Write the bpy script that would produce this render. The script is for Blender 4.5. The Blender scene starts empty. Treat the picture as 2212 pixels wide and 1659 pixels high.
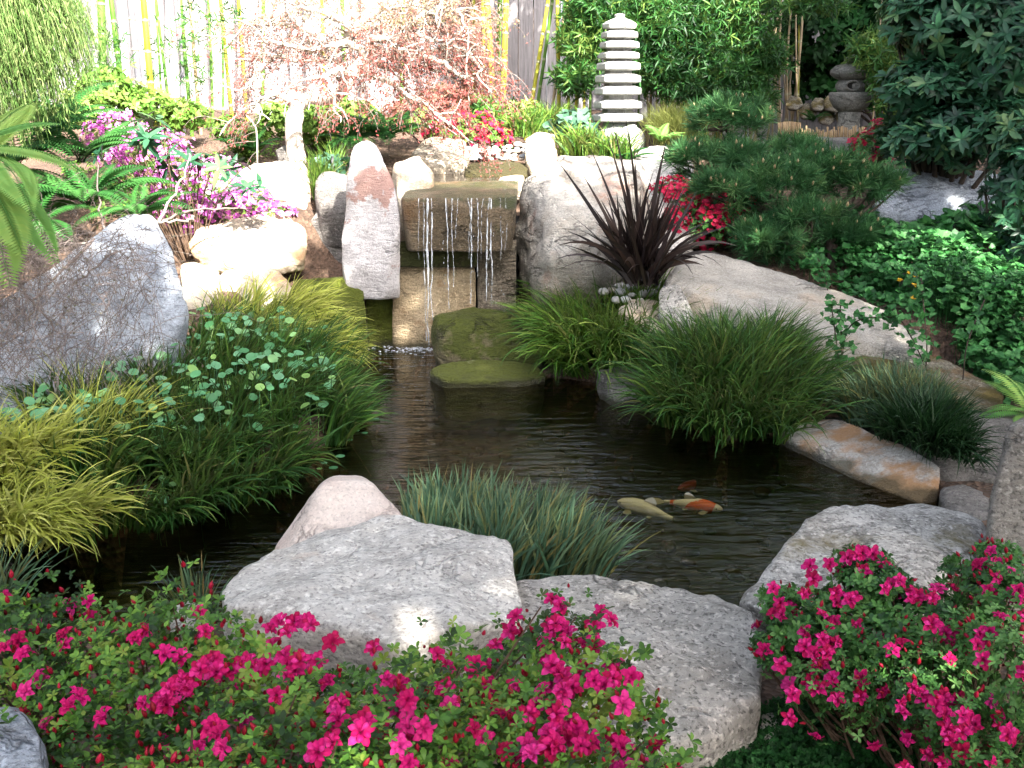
import bpy, bmesh, math
import numpy as np
from mathutils import Vector

S = bpy.context.scene
COL = S.collection
R = math.radians
# ------------------------------------------------------------------ camera
CH, PITCH, FPX = 1.6, R(16.2), 2150.0          # eye height over the water, downward tilt, focal length in pixels of a 2212 wide frame
cam_d = bpy.data.cameras.new('camera'); cam = bpy.data.objects.new('camera', cam_d); COL.objects.link(cam)
cam.location = (0, 0, CH); cam.rotation_euler = (R(90) - PITCH, 0, 0)
cam_d.sensor_width = 36; cam_d.lens = 36 * FPX / 2212; cam_d.clip_start = .05; cam_d.clip_end = 500
S.camera = cam
# ------------------------------------------------------------------ light
SUN = Vector((.36, -.66, .66)).normalized()
w = bpy.data.worlds.new('World'); S.world = w; w.use_nodes = True
wn = w.node_tree; bg = wn.nodes['Background']
sky = wn.nodes.new('ShaderNodeTexSky'); sky.sky_type = 'NISHITA'; sky.sun_disc = False
sky.sun_elevation = math.asin(SUN.z); sky.sun_rotation = math.atan2(SUN.x, SUN.y)
sky.dust_density = 4; sky.air_density = .7; sky.ozone_density = .5
hs = wn.nodes.new('ShaderNodeHueSaturation'); hs.inputs['Saturation'].default_value = .55; wn.links.new(sky.outputs[0], hs.inputs['Color']); wn.links.new(hs.outputs[0], bg.inputs[0]); bg.inputs[1].default_value = .13
sd = bpy.data.lights.new('sun', 'SUN'); sd.energy = 4.2; sd.angle = R(.6); sd.color = (1, .95, .86)
so = bpy.data.objects.new('sun', sd); COL.objects.link(so); so.location = (4, -6, 12)
so.rotation_euler = (-SUN).to_track_quat('-Z', 'Y').to_euler()
vs = S.view_settings; S.display_settings.display_device = 'sRGB'
vs.view_transform = 'Standard'; vs.look = 'None'; vs.gamma = 1; vs.exposure = 2.85
try: vs.use_curve_mapping = False
except Exception: pass
c = S.cycles; c.max_bounces = 5; c.diffuse_bounces = 1; c.glossy_bounces = 3; c.transmission_bounces = 4
c.transparent_max_bounces = 8; c.caustics_reflective = False; c.caustics_refractive = False; c.sample_clamp_indirect = 6
try: c.use_denoising = True
except Exception: pass

# ------------------------------------------------------------------ helpers
rng = np.random.default_rng(7)
cp, sp = math.cos(PITCH), math.sin(PITCH)
def ray(X, Y):
    v = -(Y - 829.5) / FPX
    return np.array([(X - 1106) / FPX, cp + v * sp, -sp + v * cp])
def P(X, Y, d):                      # photo point at forward distance d
    r = ray(X, Y); return np.array([0, 0, CH]) + r * (d / r[1])
def G(X, Y, z=0.):                   # photo point on the level z
    r = ray(X, Y); return np.array([0, 0, CH]) + r * ((z - CH) / r[2])
def px(n, d): return n * d / FPX     # n photo pixels at distance d in metres

def hsh(i, j, k, s):
    h = (i.astype(np.int64) * 374761393 + j.astype(np.int64) * 668265263 + k.astype(np.int64) * 2147483647 + s * 974634777) & 0xffffffff
    h = ((h ^ (h >> 13)) * 1274126177) & 0xffffffff
    h = ((h ^ (h >> 15)) * 2246822519) & 0xffffffff
    return ((h ^ (h >> 16)) & 0xffffff) / float(0xffffff)
def vnoise(p, s=0):
    f = np.floor(p); t = p - f; t = t * t * (3 - 2 * t); i = f.astype(np.int64); o = 0
    for a in (0, 1):
        for b in (0, 1):
            for cc in (0, 1):
                wgt = (t[:, 0] if a else 1 - t[:, 0]) * (t[:, 1] if b else 1 - t[:, 1]) * (t[:, 2] if cc else 1 - t[:, 2])
                o = o + wgt * hsh(i[:, 0] + a, i[:, 1] + b, i[:, 2] + cc, s)
    return o * 2 - 1
def fbm(p, o=4, s=0, g=.5):
    r = 0; a = 1
    for k in range(o): r = r + a * vnoise(p * 2 ** k + 17.3 * k, s + k); a *= g
    return r

def mesh(name, V, faces, rnd=None, smooth=True):
    V = np.asarray(V, float); m = bpy.data.meshes.new(name)
    if not isinstance(faces, list): faces = [faces]
    faces = [np.asarray(f, int) for f in faces if len(f)]
    nl = sum(f.size for f in faces); nf = sum(len(f) for f in faces)
    m.vertices.add(len(V)); m.vertices.foreach_set('co', V.astype(np.float32).ravel())
    m.loops.add(nl); m.loops.foreach_set('vertex_index', np.concatenate([f.ravel() for f in faces]).astype(np.int32))
    tot = np.concatenate([np.full(len(f), f.shape[1]) for f in faces]); st = np.concatenate([[0], np.cumsum(tot)[:-1]])
    m.polygons.add(nf); m.polygons.foreach_set('loop_start', st.astype(np.int32))
    try: m.polygons.foreach_set('loop_total', tot.astype(np.int32))
    except Exception: pass
    m.polygons.foreach_set('use_smooth', np.full(nf, smooth))
    if rnd is not None:
        a = m.attributes.new('rnd', 'FLOAT', 'POINT'); a.data.foreach_set('value', np.asarray(rnd, np.float32))
    m.update(calc_edges=True); m.validate()
    return m
class MB:                             # collects pieces of one mesh
    def __init__(s): s.V = []; s.F = []; s.Rn = []; s.n = 0
    def add(s, V, faces, rnd=None):
        V = np.asarray(V, float)
        if not isinstance(faces, list): faces = [faces]
        elif not isinstance(faces[0], np.ndarray): faces = [np.array(faces)]
        for f in faces: s.F.append(np.asarray(f, int) + s.n)
        s.Rn.append(np.broadcast_to(rng.random() if rnd is None else rnd, (len(V),))); s.V.append(V); s.n += len(V)
        return s
    def build(s, name, mat, parent=None, base=None, smooth=True):
        V = np.concatenate(s.V); fs = {}
        for f in s.F: fs.setdefault(f.shape[1], []).append(f)
        base = np.asarray(base if base is not None else (parent.location if parent else (0, 0, 0)), float)
        m = mesh(name, V - base, [np.concatenate(x) for x in fs.values()], np.concatenate(s.Rn), smooth)
        m.materials.append(mat)
        o = bpy.data.objects.new(name, m); COL.objects.link(o)
        if parent: o.parent = parent
        else: o.location = base
        return o
def tag(o, label=None, cat=None, group=None, kind=None):
    if label: o['label'] = label
    if cat: o['category'] = cat
    if group: o['group'] = group
    if kind: o['kind'] = kind
    return o
def empty(name, loc, label, cat, group=None, kind=None):
    o = bpy.data.objects.new(name, None); COL.objects.link(o); o.location = loc; o.empty_display_size = .05
    return tag(o, label, cat, group, kind)

# ------------------------------------------------------------------ materials
def nmat(name):
    m = bpy.data.materials.new(name); m.use_nodes = True; nt = m.node_tree; nt.nodes.clear()
    return m, nt
def nd(nt, t, props=None, **inp):
    n = nt.nodes.new('ShaderNode' + t)
    for k, v in (props or {}).items(): setattr(n, k, v)
    for k, v in inp.items():
        k = {'i0': 0, 'i1': 1, 'i2': 2}.get(k, k.replace('_', ' '))
        s = n.inputs[k]
        if isinstance(v, bpy.types.NodeSocket): nt.links.new(v, s)
        else: s.default_value = v
    return n
def c4(c): return (c[0], c[1], c[2], 1)
def ramp(nt, fac, stops, interp='LINEAR'):
    n = nt.nodes.new('ShaderNodeValToRGB'); e = n.color_ramp.elements; n.color_ramp.interpolation = interp
    while len(e) < len(stops): e.new(.5)
    for k, (p, col) in enumerate(stops):
        e[k].position = p; e[k].color = c4(col if hasattr(col, '__len__') else (col,) * 3)
    nt.links.new(fac, n.inputs[0]); return n.outputs[0]
def mixc(nt, f, a, b, mode='MIX'):
    n = nt.nodes.new('ShaderNodeMix'); n.data_type = 'RGBA'; n.blend_type = mode
    for s, v in ((n.inputs[0], f), (n.inputs[6], a), (n.inputs[7], b)):
        if isinstance(v, bpy.types.NodeSocket): nt.links.new(v, s)
        else: s.default_value = v if not hasattr(v, '__len__') else c4(v)
    return n.outputs[2]
def noise(nt, vec, scale, detail=4, rough=.55, dist=0):
    return nd(nt, 'TexNoise', None, Vector=vec, Scale=scale, Detail=detail, Roughness=rough, Distortion=dist).outputs[0]
def coords(nt, scale=(1, 1, 1), rot=(0, 0, 0), off=(0, 0, 0)):
    t = nt.nodes.new('ShaderNodeTexCoord')
    return nd(nt, 'Mapping', None, Vector=t.outputs['Object'], Scale=scale, Rotation=rot, Location=off).outputs[0]
def out(nt, sh): o = nt.nodes.new('ShaderNodeOutputMaterial'); nt.links.new(sh, o.inputs[0])

def rockmat(name, c1, c2, stain=None, st=(.55, .62), ssc=2.2, moss=0, mosscol=(.10, .12, .02), speck=.5, rough=.85, bump=.5, off=0, veins=.35, fine=105, low=None):
    m, nt = nmat(name); v = coords(nt, off=(off, off * 1.7, off * .3))
    col = ramp(nt, noise(nt, v, 5, 6, .6), [(.36, c1), (.62, c2)])
    vs_ = coords(nt, scale=(1, 1.4, 3.2), rot=(.3, .25, .4), off=(off, 0, 0))
    vein = noise(nt, vs_, 16, 8, .7, .5)
    col = mixc(nt, ramp(nt, vein, [(.40, veins), (.50, 0)]), col, tuple(x * .35 for x in c1))
    n1 = noise(nt, v, fine, 3, .6)
    col = mixc(nt, ramp(nt, n1, [(.36, speck), (.47, 0)]), col, tuple(x * .28 for x in c1))
    n2 = noise(nt, v, fine * .7, 3, .6)
    col = mixc(nt, ramp(nt, n2, [(.54, 0), (.66, speck)]), col, tuple(min(1, x * 1.35 + .05) for x in c2))
    if stain:
        sn = noise(nt, coords(nt, off=(off + 3, 1, 2)), ssc, 6, .65)
        col = mixc(nt, ramp(nt, sn, [(st[0], 0), (st[1], .85)]), col, mixc(nt, n1, stain, tuple(x * 1.5 for x in stain)))
    if moss:
        g = nt.nodes.new('ShaderNodeNewGeometry'); sx = nd(nt, 'SeparateXYZ', None, i0=g.outputs['Normal'])
        a = nd(nt, 'Math', {'operation': 'MULTIPLY_ADD'}, i0=sx.outputs[2], i1=.18, i2=noise(nt, v, 4, 6, .65))
        mm = ramp(nt, a.outputs[0], [(max(.02, .78 - moss * .5), 0), (min(.98, .90 - moss * .5), 1)])
        col = mixc(nt, mm, col, mixc(nt, noise(nt, v, 60, 4, .6), tuple(x * .5 for x in mosscol), tuple(x * 1.7 for x in mosscol)))
    if low:
        sz = nd(nt, 'SeparateXYZ', None, i0=v); zz_ = nd(nt, 'Math', {'operation': 'MULTIPLY_ADD'}, i0=noise(nt, v, 5, 6, .65), i1=-.5, i2=sz.outputs[2])
        mr = nd(nt, 'MapRange', None, Value=zz_.outputs[0], From_Min=low[0] + off * .3, From_Max=low[1] + off * .3, To_Min=1, To_Max=0)
        col = mixc(nt, mr.outputs[0], col, mixc(nt, noise(nt, v, 50, 4, .6), tuple(x * .4 for x in mosscol), tuple(x * 1.6 for x in mosscol)))
    gp = nt.nodes.new('ShaderNodeNewGeometry'); pz_ = nd(nt, 'SeparateXYZ', None, i0=gp.outputs['Position']); wl = nd(nt, 'Math', {'operation': 'MULTIPLY_ADD'}, i0=noise(nt, v, 9, 4), i1=-.07, i2=pz_.outputs[2])
    wet = nd(nt, 'MapRange', None, Value=wl.outputs[0], From_Min=-.012, From_Max=.012, To_Min=1, To_Max=0).outputs[0]
    col = mixc(nt, nd(nt, 'Math', {'operation': 'MULTIPLY'}, i0=wet, i1=.8).outputs[0], col, (.055, .05, .022))
    ck = ramp(nt, noise(nt, coords(nt, scale=(1, 1, 1.8), rot=(.2, .5, .1), off=(off + 2, 3, 1)), 3.2, 5, .6, .6), [(.470, 0), (.495, 1), (.520, 0)])
    ck2 = nd(nt, 'Math', {'operation': 'MULTIPLY'}, i0=ck, i1=ramp(nt, noise(nt, v, 2.3, 2), [(.5, 0), (.62, 1)]))
    col = mixc(nt, nd(nt, 'Math', {'operation': 'MULTIPLY'}, i0=ck2.outputs[0], i1=.75).outputs[0], col, tuple(x * .22 for x in c1))
    vein = nd(nt, 'Math', {'operation': 'MULTIPLY_ADD'}, i0=ck2.outputs[0], i1=-.9, i2=vein).outputs[0]
    b = nd(nt, 'Math', {'operation': 'MULTIPLY_ADD'}, i0=vein, i1=2.6, i2=n1)
    bp = nd(nt, 'Bump', None, Strength=min(1, bump * 1.4), Distance=.02, Height=b.outputs[0])
    p = nd(nt, 'BsdfPrincipled', None, Base_Color=col, Roughness=rough, Normal=bp.outputs[0])
    out(nt, p.outputs[0]); return m

def leafmat(name, cols, rough=.45, tr=.3, spec=.4, k_=.62):
    cols = [tuple(x * k_ for x in c_) for c_ in cols]; tr *= .75; spec *= .55; rough = min(.8, rough + .08)
    m, nt = nmat(name)
    at = nd(nt, 'Attribute', {'attribute_name': 'rnd'})
    k = len(cols)
    f = nd(nt, 'Math', {'operation': 'FRACT'}, i0=at.outputs['Fac']).outputs[0]
    col = ramp(nt, f, [(i / max(1, k - 1) * .98 + .01, cc) for i, cc in enumerate(cols)])
    p = nd(nt, 'BsdfPrincipled', None, Base_Color=col, Roughness=rough, Specular_IOR_Level=spec)
    if tr:
        tl = nd(nt, 'BsdfTranslucent', None, Color=mixc(nt, .5, col, tuple(min(1, x * 1.6) for x in cols[-1])))
        mx = nd(nt, 'MixShader', None, i0=tr, i1=p.outputs[0], i2=tl.outputs[0]); out(nt, mx.outputs[0])
    else: out(nt, p.outputs[0])
    return m
def plain(name, col, col2=None, rough=.8, scale=20, bump=.3, stretch=(1, 1, 1), spec=.3):
    m, nt = nmat(name); v = coords(nt, scale=stretch)
    n = noise(nt, v, scale, 6, .65)
    cc = ramp(nt, n, [(.35, col), (.65, col2 or tuple(x * 1.5 for x in col))])
    bp = nd(nt, 'Bump', None, Strength=bump, Distance=.01, Height=n)
    p = nd(nt, 'BsdfPrincipled', None, Base_Color=cc, Roughness=rough, Normal=bp.outputs[0], Specular_IOR_Level=spec)
    out(nt, p.outputs[0]); return m

M = {}
M['grass'] = leafmat('grass_blade_green', [(.012, .045, .01), (.022, .085, .018), (.035, .13, .025), (.05, .17, .03), (.08, .22, .035), (.11, .27, .045), (.20, .34, .06), (.34, .30, .12)], .4, .25, .5)
M['grass_bright'] = leafmat('grass_blade_bright', [(.02, .08, .01), (.04, .15, .02), (.09, .24, .03), (.13, .30, .035), (.17, .36, .04), (.30, .46, .08), (.42, .40, .14)], .4, .3, .5)
M['grass_blue'] = leafmat('grass_blade_bluish', [(.03, .09, .045), (.06, .16, .08), (.12, .26, .15), (.20, .34, .18), (.28, .34, .12), (.36, .24, .08)], .4, .25, .5)
M['grass_dark'] = leafmat('grass_blade_dark', [(.012, .04, .012), (.02, .07, .02), (.04, .10, .03)], .4, .2, .5)
M['grass_gold'] = leafmat('grass_blade_golden', [(.12, .17, .03), (.40, .46, .06), (.60, .64, .14), (.74, .74, .26)], .45, .35, .4, .85)
M['penny'] = leafmat('pennywort_leaf', [(.06, .20, .07), (.10, .30, .13), (.16, .36, .19), (.24, .42, .10)], .35, .3, .6, .95)
M['azalea_leaf'] = leafmat('azalea_leaf', [(.012, .045, .008), (.035, .11, .016), (.09, .24, .03), (.22, .46, .06), (.30, .42, .06)], .35, .3, .5)
M['azalea_leaf_dark'] = leafmat('azalea_leaf_dark', [(.02, .08, .02), (.06, .19, .04), (.12, .32, .07), (.24, .48, .13)], .35, .25, .5)
M['magenta'] = leafmat('azalea_petal', [(.34, .003, .04), (.46, .005, .09), (.60, .012, .18), (.58, .010, .14), (.78, .05, .32)], .5, .35, .3, 1.0)
M['bud'] = leafmat('azalea_bud', [(.22, .004, .015), (.36, .008, .03), (.45, .01, .05)], .4, .1, .4, .8)
M['redpink'] = leafmat('red_pink_petal', [(.62, .01, .05), (.72, .02, .10), (.80, .05, .14)], .5, .35, .3)
M['violet'] = leafmat('violet_petal', [(.50, .06, .40), (.70, .16, .58), (.85, .38, .74)], .5, .4, .3, .9)
M['bamboo_leaf'] = leafmat('bamboo_leaf', [(.012, .06, .014), (.03, .13, .025), (.065, .22, .04), (.19, .30, .06)], .4, .35, .5)
M['rhodo'] = leafmat('rhododendron_leaf', [(.008, .035, .018), (.02, .085, .04), (.045, .15, .07), (.13, .22, .08)], .33, .12, .5, .8)
M['pine'] = leafmat('pine_needle', [(.01, .045, .016), (.025, .10, .032), (.06, .18, .06), (.17, .30, .10)], .4, .15, .4, .85)
M['candle'] = leafmat('pine_candle', [(.40, .30, .16), (.55, .45, .25)], .6, .1)
M['fern_gold'] = leafmat('fern_golden_green', [(.12, .34, .08), (.22, .48, .12), (.40, .58, .14)], .5, .4, .3, .8)
M['fern'] = leafmat('fern_green', [(.03, .12, .03), (.05, .20, .04), (.10, .28, .07)], .5, .35, .3)
M['cover'] = leafmat('ground_cover_leaf', [(.02, .11, .025), (.04, .20, .04), (.08, .30, .08), (.14, .40, .12)], .4, .3, .5)
M['cover_dark'] = leafmat('creeping_leaf', [(.008, .04, .008), (.015, .08, .015), (.03, .14, .03)], .5, .2, .3)
M['maple'] = leafmat('maple_leaf', [(.38, .09, .09), (.48, .17, .15), (.52, .28, .22), (.50, .46, .22)], .5, .45, .3)
M['shrub'] = leafmat('shrub_leaf', [(.06, .17, .02), (.14, .30, .04), (.26, .40, .08)], .45, .35, .4)
M['thread'] = leafmat('thread_leaf', [(.09, .20, .04), (.20, .36, .09), (.42, .50, .20)], .5, .4, .3)
M['flax'] = leafmat('flax_leaf', [(.018, .012, .012), (.035, .022, .022), (.06, .04, .035), (.10, .06, .045)], .38, .05, .6)
M['tree'] = leafmat('tree_leaf', [(.02, .07, .02), (.035, .10, .025), (.06, .15, .03)], .5, .2, .4)
M['twig'] = leafmat('bare_twig', [(.12, .095, .09), (.22, .18, .16), (.34, .28, .25)], .8, 0, .2, .9)
M['twigleaf'] = leafmat('twig_leaflet', [(.16, .17, .10), (.28, .26, .18), (.38, .28, .22)], .6, .2, .2)
M['yellow_flower'] = leafmat('yellow_petal', [(.75, .42, .02), (.8, .5, .03)], .5, .3)
M['ivy'] = leafmat('glaucous_leaf', [(.05, .14, .08), (.09, .22, .13), (.15, .30, .19)], .4, .25, .5)
M['bark_pale'] = plain('maple_bark', (.42, .36, .30), (.70, .64, .56), .8, 30, .4, (1, 1, .3))
M['bark_dark'] = plain('dark_bark', (.03, .022, .018), (.10, .075, .06), .9, 30, .8, (1, 1, .2))
M['redwood'] = plain('redwood_bark', (.07, .03, .022), (.17, .08, .06), .9, 22, 1, (1, 1, .08))
M['stem'] = plain('shrub_stem', (.06, .035, .02), (.14, .09, .06), .9, 60, .3)
M['soil'] = None

def soil():
    m, nt = nmat('bark_mulch_soil'); v = coords(nt)
    n = noise(nt, v, 3, 5); ch = nd(nt, 'TexVoronoi', {'feature': 'F1'}, Vector=v, Scale=45).outputs
    col = ramp(nt, n, [(.35, (.028, .017, .011)), (.65, (.08, .05, .032))])
    col = mixc(nt, ramp(nt, ch[1], [(.3, .1), (.8, .75)]), col, (.15, .09, .06))
    bp = nd(nt, 'Bump', None, Strength=.8, Distance=.02, Height=ch[0])
    p = nd(nt, 'BsdfPrincipled', None, Base_Color=col, Roughness=.95, Normal=bp.outputs[0]); out(nt, p.outputs[0]); return m
M['soil'] = soil()

M['granite'] = rockmat('granite_pale_grey', (.50, .46, .42), (.72, .68, .63), stain=(.42, .30, .22), st=(.60, .72), speck=.6, bump=.5, fine=80)
M['granite2'] = rockmat('granite_grey_buff', (.38, .35, .31), (.58, .54, .49), stain=(.34, .26, .17), st=(.58, .72), speck=.85, bump=.6, off=5, fine=75)
M['granite_pink'] = rockmat('granite_pink', (.58, .46, .40), (.70, .60, .53), speck=.3, bump=.35, off=2, veins=.15)
M['granite_lichen'] = rockmat('granite_lichened', (.40, .37, .33), (.66, .63, .59), stain=(.16, .13, .05), st=(.56, .66), speck=.75, bump=.6, off=9, veins=.7, fine=80)
M['granite_tall'] = rockmat('granite_white_rusty', (.44, .41, .41), (.60, .57, .57), stain=(.26, .14, .11), st=(.575, .60), ssc=2.4, speck=.35, bump=.35, off=1.2)
M['granite_big'] = rockmat('granite_cream_rosy', (.52, .45, .37), (.76, .70, .62), stain=(.50, .26, .18), st=(.55, .70), ssc=2.6, mosscol=(.06, .05, .012), speck=.4, bump=.7, off=4, low=(.22, .52))
M['granite_cream'] = rockmat('granite_cream', (.48, .38, .27), (.70, .62, .50), stain=(.34, .20, .09), st=(.52, .66), speck=.35, bump=.5, off=6)
M['granite_blue'] = rockmat('granite_blue_grey', (.40, .44, .51), (.60, .65, .72), speck=.55, bump=.8, off=7, veins=.5)
M['granite_rust'] = rockmat('granite_rusty', (.40, .37, .33), (.56, .54, .50), stain=(.34, .17, .06), st=(.43, .54), ssc=2.8, speck=.4, bump=.5, off=11)
M['slabtop'] = rockmat('granite_dressed_grey', (.33, .30, .26), (.50, .46, .40), stain=(.42, .33, .24), st=(.52, .7), speck=.5, bump=.45, off=13, veins=.2)
M['wetbrown'] = rockmat('wet_brown_granite', (.085, .062, .032), (.20, .145, .085), stain=(.12, .06, .02), st=(.56, .7), moss=.35, mosscol=(.04, .045, .01), speck=.5, rough=.35, bump=.6, off=3)
M['wallstone'] = rockmat('dressed_wall_stone', (.46, .34, .20), (.64, .50, .32), stain=(.26, .13, .05), st=(.56, .68), ssc=5, speck=.5, rough=.6, bump=.6, off=8, veins=.15, mosscol=(.05, .055, .012), low=(.0, .16))
M['mossy'] = rockmat('mossy_stone', (.16, .14, .06), (.26, .22, .12), moss=.72, mosscol=(.085, .10, .012), speck=.4, rough=.5, bump=1, off=10, fine=110)
M['mossydark'] = rockmat('mossy_wet_block', (.14, .095, .035), (.24, .16, .07), moss=.85, mosscol=(.09, .11, .010), speck=.4, rough=.4, bump=.8, off=12, fine=110)
M['wetwall'] = rockmat('dark_wet_wall_stone', (.20, .165, .12), (.40, .33, .25), speck=.5, rough=.3, bump=.8, off=17, veins=.5)
M['mossstrip'] = rockmat('green_streaked_block', (.12, .09, .04), (.2, .15, .08), mosscol=(.10, .12, .012), low=(.9, 1.6), speck=.3, rough=.5, bump=.9, off=12, fine=110)
M['mossylight'] = rockmat('algae_light_stone', (.36, .34, .2), (.55, .53, .38), moss=.75, mosscol=(.11, .125, .015), speck=.4, rough=.6, bump=.8, off=14, fine=110)
M['lichenbrown'] = rockmat('lichen_brown_boulder', (.17, .14, .09), (.33, .30, .24), stain=(.15, .075, .02), st=(.50, .6), moss=.35, mosscol=(.11, .08, .015), speck=.7, bump=1, off=15, veins=.6)
M['darkrock'] = rockmat('dark_grey_rock', (.12, .11, .10), (.26, .24, .22), speck=.5, bump=.7, off=16)
M['darkrock2'] = rockmat('mid_grey_rock', (.22, .20, .17), (.36, .33, .29), speck=.7, bump=.7, off=21, fine=80)
M['black'] = plain('painted_hollow_shade', (.006, .006, .006), (.012, .011, .01), .5)  # near black painted in place of shade inside hollows
M['pagoda'] = rockmat('carved_granite', (.30, .30, .29), (.44, .44, .42), stain=(.22, .22, .17), st=(.60, .75), speck=.5, bump=.3, off=18, veins=.1, fine=120)
M['lantern'] = rockmat('old_lantern_granite', (.16, .16, .14), (.30, .29, .26), speck=.5, bump=.5, off=19, veins=.2, fine=100)

# ------------------------------------------------------------------ rocks
_ico = {}
def ico(s):
    if s not in _ico:
        bm = bmesh.new(); bmesh.ops.create_icosphere(bm, subdivisions=s, radius=1)
        V = np.array([v.co[:] for v in bm.verts]); F = np.array([[v.index for v in f.verts] for f in bm.faces]); bm.free()
        V /= np.linalg.norm(V, axis=1)[:, None]; _ico[s] = (V, F)
    return _ico[s]
def hullplanes(Q):
    bm = bmesh.new()
    for q in Q: bm.verts.new(q)
    r = bmesh.ops.convex_hull(bm, input=bm.verts); bm.normal_update(); cen = Q.mean(0)
    pl = []
    for f in bm.faces:
        if f.calc_area() < 1e-7: continue
        n = np.array(f.normal); o = float(n @ (np.array(f.calc_center_median()) - cen))
        if o < 0: n, o = -n, -o
        if not any(n @ a > .995 and abs(o - b) < .02 for a, b in pl): pl.append((n, max(o, .03)))
    bm.free(); return cen, np.array([a for a, b in pl]), np.array([b for a, b in pl])
rock_n = [0]
def rockverts(pts, thick=.3, sub=5, p=26, amp=.05, chips=6, seed=None, down=None, strata=.0):
    """pts: (X,Y,d) photo points with their distance, or world points (4th value 'w'); a solid convex body with chips and rough skin"""
    rock_n[0] += 1; seed = seed or rock_n[0]; rs = np.random.default_rng(seed)
    W = []
    for q in pts: W.append(np.array(q[:3], float) if len(q) == 4 else P(*q))
    W = np.array(W)
    if thick:
        cen = W.mean(0); dv = cen - np.array([0, 0, CH]); dv = dv / dv[1] * thick; B = cen + (W - cen) * .85 + dv * np.array([1, 1, .4]) - [0, 0, .02]
        W = np.concatenate([W, B])
    if down is not None:
        D = W.copy(); D[:, 2] = down; D[:, :2] = D[:, :2].mean(0) + (D[:, :2] - D[:, :2].mean(0)) * .9; W = np.concatenate([W, D])
    lo, hi = W.min(0), W.max(0); sc = (hi - lo) / 2 + 1e-6; mid = (hi + lo) / 2
    Q = (W - mid) / sc; cen, Nn, off = hullplanes(Q)
    if chips:
        cn = rs.normal(size=(chips, 3)); cn /= np.linalg.norm(cn, axis=1)[:, None]
        sup = ((Q - cen) @ cn.T).max(0); Nn = np.concatenate([Nn, cn]); off = np.concatenate([off, sup * rs.uniform(.86, .96, chips)])
    D, F = ico(sub)
    dd = np.maximum(D @ Nn.T, 0) / off[None]
    r = (dd ** p).sum(1) ** (-1 / p) * 1.02
    V = (cen + D * r[:, None]) * sc + mid
    size = float(np.prod(sc) ** (1 / 3)); q = V / size * 1.0 + seed * 3.1
    nrm = (D / sc); nrm /= np.linalg.norm(nrm, axis=1)[:, None]
    h = fbm(q * 1.5, 6, seed, .56) * amp * 1.15
    rid = 1 - np.abs(fbm(q * 2.3 + 9, 4, seed + 40, .55)); h -= np.clip(rid - .93, 0, 1) * amp * 3.5
    if strata:
        qs = q * np.array([1.2, 1.2, 7]); h += np.round(fbm(qs, 3, seed + 80) * 3) / 3 * strata
    V = V + nrm * (h * size)[:, None]
    return V, F
def rock(name, mat, pts, label, cat='rock', group=None, parent=None, **kw):
    V, F = rockverts(pts, **kw); mb = MB(); mb.add(V, F, rng.random())
    base = np.array([V[:, 0].mean(), V[:, 1].mean(), V[:, 2].min()])
    o = mb.build(name, M[mat], parent, None if parent else base)
    if label: tag(o, label, cat, group)
    return o

# ------------------------------------------------------------------ ground and pond
POND = [(740, 748), (900, 742), (960, 775), (1150, 815), (1300, 835), (1450, 900), (1560, 960), (1690, 945), (1800, 1010), (2010, 1085), (2080, 1120), (1950, 1150),
        (1800, 1240), (1700, 1330), (1450, 1420), (1110, 1400), (700, 1340), (480, 1350), (200, 1345), (-100, 1360), (-300, 1300), (-250, 1180), (100, 1170), (300, 1110), (450, 1070), (600, 1040), (690, 980), (760, 920), (770, 850), (730, 790)]
PW = np.array([G(x, y)[:2] for x, y in POND])
def inpoly(x, y, W):
    r = np.zeros(len(x), bool); n = len(W)
    for i in range(n):
        x1, y1 = W[i]; x2, y2 = W[(i + 1) % n]
        cnd = (y1 > y) != (y2 > y); r ^= cnd & (x < (x2 - x1) * (y - y1) / ((y2 - y1) or 1e-9) + x1)
    return r
def pdist(x, y, W):
    d = np.full(len(x), 1e9); n = len(W)
    for i in range(n):
        a = W[i]; b = W[(i + 1) % n]; ab = b - a; t = np.clip(((x - a[0]) * ab[0] + (y - a[1]) * ab[1]) / (ab @ ab), 0, 1)
        d = np.minimum(d, np.hypot(x - a[0] - t * ab[0], y - a[1] - t * ab[1]))
    return d
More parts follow.
